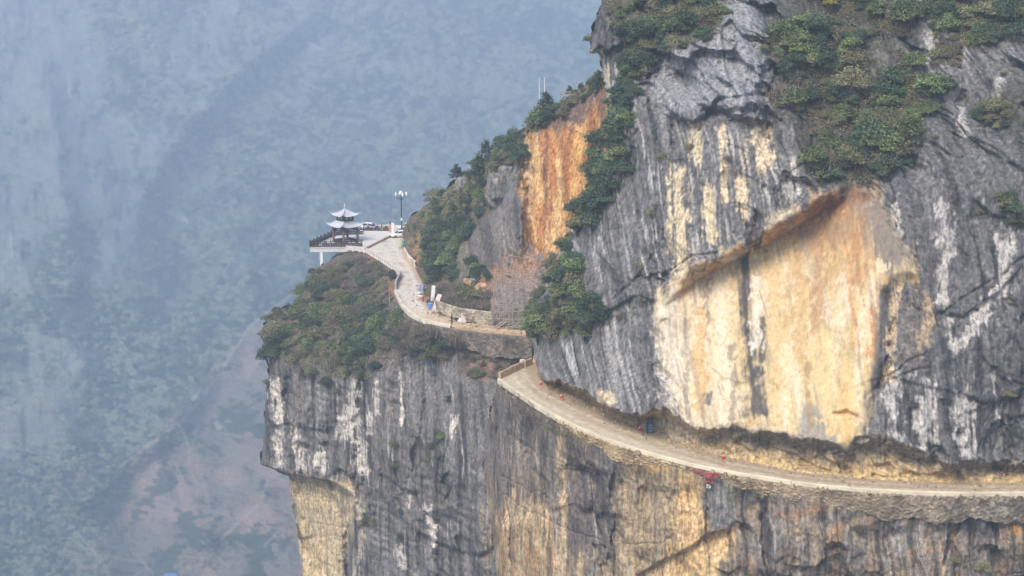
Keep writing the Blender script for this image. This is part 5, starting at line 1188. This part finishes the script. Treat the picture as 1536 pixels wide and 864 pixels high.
# ------------------------------------------------------------------ lower road: cones, blue cage, red cloth; thin poles
CONE = plain('red_plastic', srgb(196, 54, 46), .5, var=.08)
for px, py, lab in ((811, 577, 'red traffic cone at the platform corner under the crag'), (842, 597.5, 'red traffic cone beside the dirt bank past the platform'), (959.5, 646, 'red traffic cone standing next to the blue cage'), (1085.5, 688, 'red traffic cone by the pale bank near the red cloth')):
    c_ = thing('traffic_cone', lab, 'traffic cone', gv(px, py))
    MB().box((0, 0, .03), (.46, .46, .06), .3, .95).build('base', CONE, c_); MB().lathe([(.19, .06), (.13, .36)], n=14).lathe([(.09, .56), (.035, .85), (.03, .86)], n=14).build('cone_body', CONE, c_, True); MB().lathe([(.131, .36), (.089, .56)], n=14).build('white_band', SACK, c_, True)
cg = thing('cage_trolley', 'dark blue cage trolley with pale bars under the overhang', 'trolley', gv(974.5, 649.5), .15)
NAVY = plain('navy_panel', srgb(52, 72, 120), .6); PALEB = plain('pale_bar', srgb(150, 168, 200), .5)
for sx in (-1, 1):
    for sy in (-1, 1): MB().box((sx * .36, sy * .3, .72), (.06, .06, 1.2)).build('post', NAVY, cg); MB().tube([(sx * .36 - .03, sy * .3, .07), (sx * .36 + .03, sy * .3, .07)], .07, 10).build('wheel', BLACK, cg)
for z in (.16, .55, .95, 1.3): MB().box((0, 0, z), (.7, .58, .04)).build('shelf', NAVY, cg)
MB().box((0, .28, .74), (.66, .03, 1.1)).build('back_panel', NAVY, cg)
for x in (-.17, .0, .17): MB().box((x, -.31, .74), (.035, .03, 1.1)).build('bar', PALEB, cg)
for z in (.36, .76, 1.1): MB().box((0, -.335, z), (.66, .03, .035)).build('bar', PALEB, cg)
REDC = plain('red_cloth', srgb(146, 64, 66), .9, var=.3, scale=2)
def cloth(poly, label, mat, off=.35, cat='cloth'):
    P = np.array(poly, float); n = 14; V = []; Fs = []
    for j in range(n):
        for i in range(n):
            s, t = i / (n - 1), j / (n - 1)
            p = (P[0] * (1 - s) + P[1] * s) * (1 - t) + (P[3] * (1 - s) + P[2] * s) * t
            k = A2.find(p[0], p[1]); w = A2.W[k] if k is not None else at_depth(p[0], p[1], gY(p[0], p[1]))
            V.append(Vector([float(a) for a in w]) + Vector((0, -off + .07 * math.sin(9 * s + 3 * t), .04 * math.sin(11 * t + 4 * s))))
    org = V[n * n // 2].copy(); V = [v - org for v in V]; m = n * n; V += [v + Vector((0, .03, 0)) for v in V]
    for j in range(n - 1):
        for i in range(n - 1):
            a = j * n + i; Fs += [(a, a + n, a + n + 1, a + 1), (m + a, m + a + 1, m + a + n + 1, m + a + n)]
    o = MB().add(V, Fs).build('hanging_cloth', mat, None, True); o.location = org; tag(o, label, cat)
cloth([(1035, 700), (1056, 706), (1056, 711), (1048, 707)], 'narrow dark red strip of cloth trailing under the parapet', REDC, .9)
cloth([(1056, 706), (1076, 706), (1075, 711), (1058, 713)], 'broad red cloth hanging below the parapet', REDC, 1.0)
cloth([(1058, 716), (1068, 718), (1066, 722), (1058, 721)], 'small ragged red cloth below the broad one', REDC, .8)
cloth([(1058, 723), (1065, 725), (1063, 729), (1059, 728)], 'white rag hanging under the red cloths', SACK, .8)
def thin_pole(label, foot, h, r, mat, arms=()):
    o = thing('utility_pole', label, 'pole', foot); MB().tube([(0, 0, 0), (0, 0, h)], [r, r * .7], 8).build('mast', mat, o)
    for z, w in arms: MB().box((0, 0, z), (w, .06, .08)).build('cross_arm', mat, o)
k = A1.find(585, 458); thin_pole('slender pale pole rising out of the scrub below the bulging parapet', Vector([float(a) for a in A1.W[k]]) - Vector((0, 0, .3)), 5.2, .07, WOOD, ((4.6, 1.0),))
for px, lab in ((809, 'thin white mast behind the ridge, farther from the crag'), (817, 'thin white mast behind the ridge, nearer to the crag')):
    a = at_depth(px, 116, 262); thin_pole(lab, Vector((float(a[0]), 262.0, float(a[2]) - 9)), 9, .08, WHITEP)
k = Cs.find(850, 152); fo = Vector([float(a) for a in Cs.W[k]])
fr = thing('rail_fence', 'weathered rail fence on the brink of the orange cliff', 'fence', fo + Vector((0, 1.0, 0)))
for x in (-1.0, .5, 2.0): MB().box((x, 0, .6), (.12, .12, 2.2)).build('post', WOOD, fr)
for z in (1.1, 1.5): MB().box((.5, -.08, z), (3.4, .06, .12)).build('rail', WOOD, fr)
# blue-roofed house at the valley floor, lower edge of the view
hp = far_point(257, 874); hs = thing('farm_house', 'blue roofed farm house on the valley floor', 'house', hp)
MB().box((0, 0, 1.0), (8, 6, 8)).build('wall', WHITEP, hs); MB().add([(-4.4, -3.4, 5), (4.4, -3.4, 5), (4.4, 3.4, 5), (-4.4, 3.4, 5), (-4.4, 0, 6.6), (4.4, 0, 6.6)], [(0, 1, 5, 4), (2, 3, 4, 5), (0, 4, 3), (1, 2, 5), (3, 2, 1, 0)]).build('roof', plain('blue_roof', srgb(80, 116, 168), .6), hs)
for x in (-2.2, 2.2): MB().box((x, -3.02, 3), (1.2, .06, 1.4)).build('window', GLASS, hs)
MB().box((0, -3.03, 1.2), (1.1, .06, 2.2)).build('door', TIMBER, hs)
# ------------------------------------------------------------------ plants
def leaf_mat(name, dark, light, warm=None, wamt=.25):
    m, nt, b = new_mat(name)
    at = nt.nodes.new('ShaderNodeAttribute'); at.attribute_name = 'Col'
    oi = nt.nodes.new('ShaderNodeObjectInfo')
    sep = nt.nodes.new('ShaderNodeSeparateColor'); nt.links.new(at.outputs['Color'], sep.inputs['Color'])
    mx = nt.nodes.new('ShaderNodeMix'); mx.data_type = 'RGBA'; mx.inputs['A'].default_value = (*dark, 1); mx.inputs['B'].default_value = (*light, 1)
    nt.links.new(sep.outputs['Red'], mx.inputs['Factor'])
    mr = nt.nodes.new('ShaderNodeMapRange'); mr.inputs['To Min'].default_value = .62; mr.inputs['To Max'].default_value = 1.35
    nt.links.new(oi.outputs['Random'], mr.inputs['Value'])
    sc_ = nt.nodes.new('ShaderNodeVectorMath'); sc_.operation = 'SCALE'
    nt.links.new(mx.outputs['Result'], sc_.inputs[0]); nt.links.new(mr.outputs[0], sc_.inputs['Scale'])
    out = sc_.outputs[0]
    if warm is not None:
        m2 = nt.nodes.new('ShaderNodeMix'); m2.data_type = 'RGBA'; m2.inputs['B'].default_value = (*warm, 1); nt.links.new(out, m2.inputs['A'])
        ml = nt.nodes.new('ShaderNodeMath'); ml.operation = 'MULTIPLY'; ml.inputs[1].default_value = wamt; nt.links.new(sep.outputs['Green'], ml.inputs[0])
        nt.links.new(ml.outputs[0], m2.inputs['Factor']); out = m2.outputs['Result']
    nt.links.new(out, b.inputs['Base Color']); b.inputs['Roughness'].default_value = .7; b.inputs['Specular IOR Level'].default_value = .25
    return m
L_GREEN = leaf_mat('leaf_green', (.05, .082, .034), (.20, .25, .095), (.28, .27, .10), .5)
L_DARK = leaf_mat('leaf_dark', (.032, .055, .034), (.10, .14, .076), (.14, .15, .07), .4)
L_OLIVE = leaf_mat('leaf_olive', (.08, .088, .045), (.24, .235, .12), (.29, .22, .11), .5)
L_DRY = leaf_mat('leaf_dry', (.07, .060, .046), (.25, .22, .17), (.25, .19, .12), .5)
L_YEL = leaf_mat('leaf_yellow', (.22, .18, .03), (.50, .42, .08))
BARK = plain('bark', srgb(92, 78, 68), .95, var=.3, scale=6)
def leaves(rs, cen, nrm, size, tint):
    n = len(cen)
    nr = nrm * .8 + rs.normal(size=(n, 3)) * .6; nr /= np.linalg.norm(nr, axis=1, keepdims=True) + 1e-9
    t = np.cross(nr, rs.normal(size=(n, 3))); t /= np.linalg.norm(t, axis=1, keepdims=True) + 1e-9
    b = np.cross(nr, t); L = (size * rs.uniform(.7, 1.35, n))[:, None]; wd = L * rs.uniform(.4, .65, n)[:, None]
    V = np.stack([cen - t * L * .5, cen - b * wd * .5 + nr * wd * .12, cen + t * L * .5, cen + b * wd * .5 + nr * wd * .12], 1).reshape(-1, 3)
    Q = np.arange(4 * n).reshape(n, 4); c = np.repeat(tint, 4, 0)
    return V, Q, c
def shrub_mesh(name, seed, mat, n=1500, lobes=9, size=.17, flat=.85, ragged=.25, spread=.55):
    rs = np.random.RandomState(seed); C = []; N = []; T = []
    cen = []
    for k in range(lobes):
        a = rs.uniform(0, 6.28); r = spread * math.sqrt(rs.uniform(0, 1)); cen.append((r * math.cos(a), r * math.sin(a), rs.uniform(.25, .95) * flat * (1.15 - r)))
    per = n // lobes
    for k, c in enumerate(cen):
        rad = rs.uniform(.30, .50); d = rs.normal(size=(per, 3)); d /= np.linalg.norm(d, axis=1, keepdims=True); d[:, 2] = np.abs(d[:, 2]) * .8 + d[:, 2] * .2
        rr_ = rad * (1 - ragged * rs.uniform(0, 1, per) ** 2 + ragged * .5 * rs.uniform(0, 1, per) ** 4)
        C.append(np.array(c) + d * rr_[:, None]); N.append(d)
        b = rs.uniform(.15, .85); tt = np.clip(rs.normal(b, .2, per), 0, 1); T.append(np.stack([tt, np.full(per, rs.uniform(0, 1) ** 2) * rs.uniform(.3, 1, per), tt * 0], 1))
    C = np.concatenate(C); N = np.concatenate(N); T = np.concatenate(T); C[:, 2] = np.maximum(C[:, 2], -.15)
    V, Q, col = leaves(rs, C, N, np.full(len(C), size), T)
    return mesh_np(name, V, Q, col, mat)
def stems_mesh(name, seed, n=7):
    rs = random.Random(seed); mb = MB()
    for k in range(n):
        a = rs.uniform(0, 6.28); r = rs.uniform(.2, .6); mb.tube([(0, 0, -.35), (r * .4 * math.cos(a), r * .4 * math.sin(a), .25), (r * math.cos(a), r * math.sin(a), rs.uniform(.5, .9))], [.05, .03, .012], 5)
    return mb.mesh(name, BARK)
def dry_mesh(name, seed, mat, n=700, size=.11):
    rs = np.random.RandomState(seed); V = []; Q = []; T = []
    for k in range(n):                                                   # forked twigs as thin blades
        a = rs.uniform(0, 6.28); el = rs.uniform(.25, 1.5); L = rs.uniform(.35, 1.05); o = rs.normal(size=3) * np.array([.35, .35, .12]); o[2] = abs(o[2]) * .6 - .1
        d = np.array([math.cos(a) * math.cos(el), math.sin(a) * math.cos(el), math.sin(el)]); s = np.cross(d, rs.normal(size=3)); s /= np.linalg.norm(s); w = .016 + .02 * rs.uniform()
        i = len(V); V += [o - s * w, o + s * w, o + d * L + s * w * .3, o + d * L - s * w * .3]; Q.append((i, i + 1, i + 2, i + 3)); t = rs.uniform(0, 1); T += [(t, rs.uniform(0, 1) * .6, 0)] * 4
    V = np.array(V); Q = np.array(Q); T = np.array(T)
    m = 800; d = rs.normal(size=(m, 3)); d /= np.linalg.norm(d, axis=1, keepdims=True); d[:, 2] = abs(d[:, 2]); C = d * (rs.uniform(.3, 1, m) ** .5)[:, None] * np.array([.85, .85, .8])
    tt = rs.uniform(0, 1, m); V2, Q2, T2 = leaves(rs, C, d, np.full(m, size), np.stack([tt, rs.uniform(0, 1, m), 0 * tt], 1))
    return mesh_np(name, np.concatenate([V, V2]), np.concatenate([Q, Q2 + len(V)]), np.concatenate([T, T2]), mat)
def pine_crown(name, seed, mat):
    rs = np.random.RandomState(seed); C = []; N = []; T = []
    for k in range(26):
        h = rs.uniform(.28, 1.0); a = rs.uniform(0, 6.28); L = (1.08 - h) * rs.uniform(.35, .62) + .06; m = 38
        s = rs.uniform(.35, 1, m) * L; up = .15 * s
        p = np.stack([np.cos(a) * s, np.sin(a) * s, h + up], 1) + rs.normal(size=(m, 3)) * .045
        C.append(p); N.append(np.tile([0, 0, 1.0], (m, 1)) + rs.normal(size=(m, 3)) * .6); b = rs.uniform(.1, .8); tt = np.clip(rs.normal(b, .2, m), 0, 1); T.append(np.stack([tt, rs.uniform(0, 1, m) * .5, 0 * tt], 1))
    C = np.concatenate(C); N = np.concatenate(N); T = np.concatenate(T)
    V, Q, c = leaves(rs, C, N, np.full(len(C), .085), T); return mesh_np(name, V, Q, c, mat)
def pine_trunk(name, seed):
    rs = random.Random(seed); mb = MB().tube([(0, 0, -.08), (.01, 0, .4), (0, .01, 1.0)], [.035, .024, .006], 7)
    for k in range(9):
        h = rs.uniform(.3, .85); a = rs.uniform(0, 6.28); L = (1.05 - h) * .4; mb.tube([(0, 0, h), (L * math.cos(a), L * math.sin(a), h + L * .2)], [.010, .003], 4)
    return mb.mesh(name, BARK)
STEMS = [stems_mesh('stems', k) for k in range(3)]
KIND = {
    'green': ('leafy_shrub', 'shrub', [shrub_mesh('foliage', 10 + k, L_GREEN, 2600, 9 + k, .115, .85, .4) for k in range(3)], 'bright green leafy shrub'),
    'dark': ('evergreen_shrub', 'shrub', [shrub_mesh('foliage', 20 + k, L_DARK, 2600, 10 + k, .11, 1.05, .4) for k in range(3)], 'dark evergreen shrub'),
    'olive': ('olive_shrub', 'shrub', [shrub_mesh('foliage', 30 + k, L_OLIVE, 1700, 8 + k, .11, .9, .5, .6) for k in range(3)], 'olive brown shrub'),
    'dry': ('dry_shrub', 'shrub', [dry_mesh('twigs', 40 + k, L_DRY) for k in range(3)], 'bare greyish brown shrub'),
    'tuft': ('grass_tuft', 'tuft', [shrub_mesh('blades', 50 + k, L_OLIVE, 420, 5, .2, .7, .6) for k in range(2)], 'small olive tuft'),
}
PINE = [(pine_crown('crown', 60 + k, L_DARK if k else L_GREEN), pine_trunk('trunk', 60 + k)) for k in range(3)]
RP = random.Random(99)
def plant(kind, pos, size, where, group):
    if kind == 'pine':
        cr, tr = RP.choice(PINE); h = size * 2.1
        o = thing('pine_tree', 'slender pine tree ' + where, 'tree', pos, RP.uniform(0, 6.28), group)
        o.scale = (h * .95, h * .95, h); link('crown', cr, o); link('trunk', tr, o)
        return
    nm, cat, ms, lab = KIND[kind]
    lab = ('small ' if size < 1.35 else 'large ' if size > 2.1 else 'mid-sized ') + lab if kind != 'tuft' else lab
    o = thing(nm, lab + ' ' + where, cat, pos, RP.uniform(0, 6.28), group)
    o.scale = (size * RP.uniform(.9, 1.2), size * RP.uniform(.9, 1.2), size * RP.uniform(.8, 1.15))
    m = RP.choice(ms)
    link(m.name.split('.')[0], m, o)
    if kind in ('green', 'dark', 'olive') and size > 1.2: link('stems', RP.choice(STEMS), o)
def zone(sheets, poly, n, mix, rmin, rmax, gap, where, group, excl=None):
    P = np.array(poly, float); x0, y0 = P.min(0); x1, y1 = P.max(0); got = []
    kinds = [k for k, w in mix for _ in range(w)]
    for t in range(n * 20):
        if len(got) >= n: break
        px = RP.uniform(x0, x1); py = RP.uniform(y0, y1); a = np.array([px]); b = np.array([py])
        if not inside(a + RP.gauss(0, 4), b + RP.gauss(0, 4), poly)[0]: continue
        if excl is not None and any(inside(a, b, e)[0] for e in excl): continue
        if any((px - q[0]) ** 2 + (py - q[1]) ** 2 < gap * gap for q in got): continue
        for s in sheets:
            k = s.find(px, py)
            if k is not None: break
        if k is None: continue
        got.append((px, py)); kind = RP.choice(kinds); size = 1.3 * (rmin * .65 + (rmax - rmin * .65) * RP.random() ** 1.5) * (.75 if kind == 'dry' else .5 if kind == 'tuft' else 1)
        pos = Vector([float(v) for v in s.W[k]]) + Vector((0, -.25 * size, -.25 * size))
        plant(kind, pos, size, where, group)
G, D, O, Y, T, PN = 'green', 'dark', 'olive', 'dry', 'tuft', 'pine'
zone([A1], [(392, 505), (400, 488), (440, 458), (475, 412), (500, 425), (540, 455), (585, 458), (600, 482), (565, 520), (550, 562), (500, 548), (450, 542), (405, 535)], 115, [(G, 5), (D, 4), (O, 6), (Y, 1)], 1.3, 2.5, 8.5, 'on the knoll below the pavilion', 'shrubs on the knoll below the pavilion')
zone([A1], [(475, 412), (500, 400), (545, 388), (585, 415), (590, 455), (540, 450), (500, 424)], 75, [(Y, 8), (O, 3), (D, 1)], 1.1, 2.0, 6.5, 'on the brown slope between pavilion and road', 'scrub between pavilion and road')
zone([A1], [(458, 408), (470, 406), (474, 425), (458, 432)], 4, [(D, 3), (G, 1)], .9, 1.3, 8, 'beside the deck column', 'shrubs beside the deck column')
zone([A1], [(588, 482), (612, 492), (690, 516), (660, 532), (600, 530), (575, 520)], 34, [(Y, 6), (O, 3), (D, 1)], 1.2, 2.2, 8.5, 'just under the upper road', 'scrub under the upper road')
zone([A1], [(690, 535), (790, 542), (785, 556), (745, 566), (700, 560)], 18, [(Y, 5), (O, 3)], .6, 1.2, 9, 'in the reddish gully beneath the rubble wall', 'scrub in the gully')
for px, py, sz in ((470, 562, 1.6), (490, 572, 1.4), (505, 590, 1.1), (455, 555, 1.3), (645, 672, 1.5), (662, 655, 1.2), (640, 690, 1.1), (592, 700, 1.1), (546, 778, 1.6), (560, 785, 1.2), (600, 768, 1.1), (655, 775, 1.0), (715, 562, 1.6), (728, 566, 1.2), (600, 805, 1.1), (400, 580, 1.3), (676, 600, 1.0), (590, 665, 1.0), (540, 580, .9), (625, 740, .8), (525, 545, 1.4), (565, 555, 1.5)):
    zone([A1], [(px - 3, py - 3), (px + 3, py - 3), (px + 3, py + 3), (px - 3, py + 3)], 1, [(G, 1), (D, 2), (O, 2)], sz, sz, 1, 'clinging to the spur cliff face', 'shrubs clinging to the spur cliff')
zone([Cs], [(618, 342), (622, 328), (650, 302), (700, 260), (735, 234), (775, 206), (786, 225), (775, 250), (735, 270), (735, 300), (700, 335), (660, 350), (640, 345), (615, 350)], 85, [(D, 5), (G, 2), (O, 4), (Y, 1), (PN, 1)], 1.1, 2.0, 9.5, 'on the ridge above the upper road', 'shrubs on the ridge above the upper road')
zone([Cs], [(776, 208), (835, 162), (905, 114), (908, 124), (840, 170), (790, 205)], 26, [(D, 3), (PN, 4), (O, 2)], 1.1, 1.9, 6, 'along the brink of the orange cliff', 'trees along the brink of the orange cliff')
zone([Cs], [(634, 350), (690, 330), (702, 345), (690, 385), (680, 420), (650, 425), (636, 405)], 36, [(D, 6), (G, 2)], 1.4, 2.3, 9, 'at the inner bend of the upper road', 'shrubs at the inner bend of the upper road')
zone([Cs], [(700, 395), (735, 400), (735, 418), (700, 425)], 8, [(D, 2), (G, 1)], 1.0, 1.6, 8, 'under the grey slab beside the orange bank', 'shrubs under the grey slab')
zone([Cs], [(655, 425), (700, 430), (735, 448), (735, 460), (690, 462), (660, 455)], 30, [(Y, 6), (O, 3)], 1.0, 2.0, 7.5, 'on the bank above the whitish revetment', 'scrub above the whitish revetment')
zone([Cs], [(612, 350), (632, 352), (640, 400), (626, 398)], 7, [(Y, 4), (O, 2)], .8, 1.3, 7, 'on the orange cutting beside the parked car', 'scrub on the orange cutting')
zone([B, Cs], [(934, 85), (968, 75), (962, 150), (940, 190), (930, 260), (905, 300), (878, 320), (872, 300), (888, 260), (908, 190)], 60, [(D, 6), (G, 2)], 1.4, 2.3, 7.5, 'in the gully between the orange cliff and the crag', 'shrubs in the gully beside the orange cliff')
zone([B, Cs], [(868, 310), (890, 315), (880, 345), (862, 385), (870, 440), (900, 440), (900, 470), (880, 500), (830, 505), (790, 492), (790, 470), (805, 430), (832, 390), (850, 340)], 56, [(G, 4), (D, 4), (O, 1)], 1.2, 2.1, 10, 'at the left foot of the grey crag', 'shrubs at the foot of the grey crag')
zone([B], [(903, 2), (1095, -20), (1090, 30), (1060, 55), (1010, 75), (985, 80), (960, 120), (940, 60), (905, 30)], 44, [(D, 4), (G, 4), (O, 3)], 1.2, 2.0, 10.5, 'on top of the crag above the pale rib', 'shrubs on top of the crag')
BIG = [(1142, 62), (1210, 30), (1215, -20), (1375, -20), (1372, 35), (1342, 55), (1385, 125), (1412, 130), (1400, 152), (1382, 182), (1386, 205), (1368, 238), (1330, 252), (1300, 278), (1262, 268), (1222, 256), (1208, 242), (1232, 215), (1215, 172), (1168, 152), (1180, 112), (1160, 90)]
EX = [[(1288, 55), (1345, 55), (1338, 135), (1310, 128)], [(1205, 30), (1142, 60), (1150, 40)]]
zone([B], BIG, 120, [(G, 6), (D, 5), (O, 5), (Y, 2)], 1.1, 2.4, 9.5, 'on the broad ledge above the alcove', 'shrubs on the ledge above the alcove', EX)
zone([B], [(1392, -20), (1536, -20), (1560, 35), (1500, 58), (1480, 72), (1440, 58), (1400, 45)], 42, [(G, 4), (D, 4), (O, 4)], 1.1, 1.9, 10, 'on the far corner top of the crag', 'shrubs on the far corner of the crag')
zone([B], [(1395, 60), (1440, 60), (1445, 95), (1410, 100), (1395, 85)], 12, [(Y, 3), (O, 3)], .8, 1.4, 9, 'below the far corner top of the crag', 'scrub below the far corner of the crag')
zone([B], [(1465, 165), (1490, 155), (1520, 170), (1520, 200), (1480, 190)], 9, [(O, 3), (D, 1)], .9, 1.4, 8, 'on the dark wall beside the big ledge', 'shrubs on the dark wall')
zone([B], [(1495, 290), (1536, 310), (1540, 345), (1515, 350), (1495, 320)], 7, [(O, 2), (D, 1)], .8, 1.3, 8, 'in a patch low on the dark wall', 'shrubs low on the dark wall')
for px, py, sz in ((1430, 200, .9), (1400, 210, .9), (1460, 215, .7), (1465, 320, .6), (1432, 205, .7), (1490, 432, .7), (1515, 455, .8), (1515, 590, .8), (1505, 605, .7), (1092, 240, .7), (1036, 222, .8), (985, 310, 1.0), (975, 320, .8), (990, 240, .7), (960, 400, .8), (950, 460, 1.0), (930, 475, 1.1), (965, 450, .8), (1100, 60, .9), (1075, 95, .8), (1160, 60, .8), (1130, 60, .6), (895, 458, 1.2), (885, 62, 1.0), (935, 250, .7), (1340, 190, .8), (1100, 345, .5), (1505, 110, .9), (1525, 95, .9)):
    zone([B], [(px - 3, py - 3), (px + 3, py - 3), (px + 3, py + 3), (px - 3, py + 3)], 1, [(T, 3), (O, 2)], sz * 1.2, sz * 1.2, 1, 'in a crack of the grey crag', 'tufts in cracks of the crag')
for px, py, sz in ((800, 622, 1.0), (825, 640, 1.1), (785, 610, .9), (845, 650, .9), (770, 600, .8), (1310, 792, .7), (1290, 790, .7), (1430, 845, .9), (1445, 850, .8), (1470, 850, .7), (930, 720, .6), (990, 845, .9), (1010, 835, .7), (910, 755, .8), (745, 640, .7), (1180, 845, .5)):
    zone([A2], [(px - 3, py - 3), (px + 3, py - 3), (px + 3, py + 3), (px - 3, py + 3)], 1, [(T, 3), (O, 2), (Y, 2)], sz * 1.3, sz * 1.3, 1, 'on the cliff face below the lower road', 'tufts below the lower road')
k = B.find(1244, 14)
yt = thing('autumn_shrub', 'yellow leaved shrub on the ledge above the alcove', 'shrub', Vector([float(v) for v in B.W[k]]) + Vector((0, -1.2, .3)), 0); yt.scale = (1.5, 1.5, 1.3)
link('foliage', shrub_mesh('foliage', 71, L_YEL, 1100, 8, .15), yt); link('stems', STEMS[0], yt)

# low growth too fine to count
def undergrowth(sheet, poly, n, mat, size, seed, excl=None):
    rs = np.random.RandomState(seed)
    ok = inside(sheet.px, sheet.py, poly)
    if excl is not None:
        for e in excl: ok &= ~inside(sheet.px, sheet.py, e)
    ids = np.nonzero(ok)[0]
    nn = fbm(sheet.x[ids] * .35, sheet.y[ids] * .35, sheet.z[ids] * .35, 3, seed)
    p = np.clip(nn + .25, 0, None) ** 1.5 + 1e-6; p /= p.sum()
    pick = ids[rs.choice(len(ids), n, p=p)]
    C = sheet.W[pick] + rs.normal(size=(n, 3)) * .12 + np.array([0, -.15, .1]); N = np.tile([0, -.5, .8], (n, 1))
    h = fbm(C[:, 0] * .5, C[:, 1] * .5, C[:, 2] * .5, 2, seed + 4)
    T = np.stack([np.clip(.5 + h + rs.normal(size=n) * .25, 0, 1), np.clip(.4 - h * 1.5 + rs.normal(size=n) * .2, 0, 1), 0 * h], 1)
    V, Q, c = leaves(rs, C, N, np.full(n, size), T)
    o = link('undergrowth', mesh_np('undergrowth', V, Q, c, mat)); o['kind'] = 'stuff'
undergrowth(A1, [(395, 505), (440, 458), (475, 400), (545, 378), (592, 412), (592, 455), (612, 478), (690, 500), (660, 525), (560, 562), (440, 545), (400, 540)], 26000, L_DRY, .26, 3)
undergrowth(A1, [(395, 520), (440, 480), (560, 470), (600, 490), (560, 570), (440, 560)], 12000, L_OLIVE, .25, 4)
undergrowth(A1, [(690, 505), (795, 512), (795, 550), (745, 570), (690, 560)], 7000, L_DRY, .2, 5)
undergrowth(Cs, [(606, 338), (650, 302), (775, 206), (790, 250), (735, 310), (700, 345), (700, 420), (640, 420)], 16000, L_OLIVE, .26, 6)
undergrowth(Cs, [(655, 425), (735, 445), (738, 465), (660, 470)], 5000, L_DRY, .2, 7)
undergrowth(Cs, [(785, 195), (905, 110), (908, 120), (800, 200)], 4000, L_OLIVE, .24, 8)
undergrowth(B, BIG, 30000, L_OLIVE, .25, 9, EX)
undergrowth(B, BIG, 16000, L_DRY, .25, 19, EX)
undergrowth(B, [(903, 0), (1095, -20), (1080, 40), (1010, 75), (960, 120), (940, 60)], 12000, L_OLIVE, .22, 10)
undergrowth(B, [(1392, -20), (1560, -20), (1560, 40), (1480, 80), (1400, 60)], 10000, L_OLIVE, .22, 11)
undergrowth(A2, [(750, 575), (860, 645), (860, 665), (780, 620)], 5000, L_DRY, .16, 12)
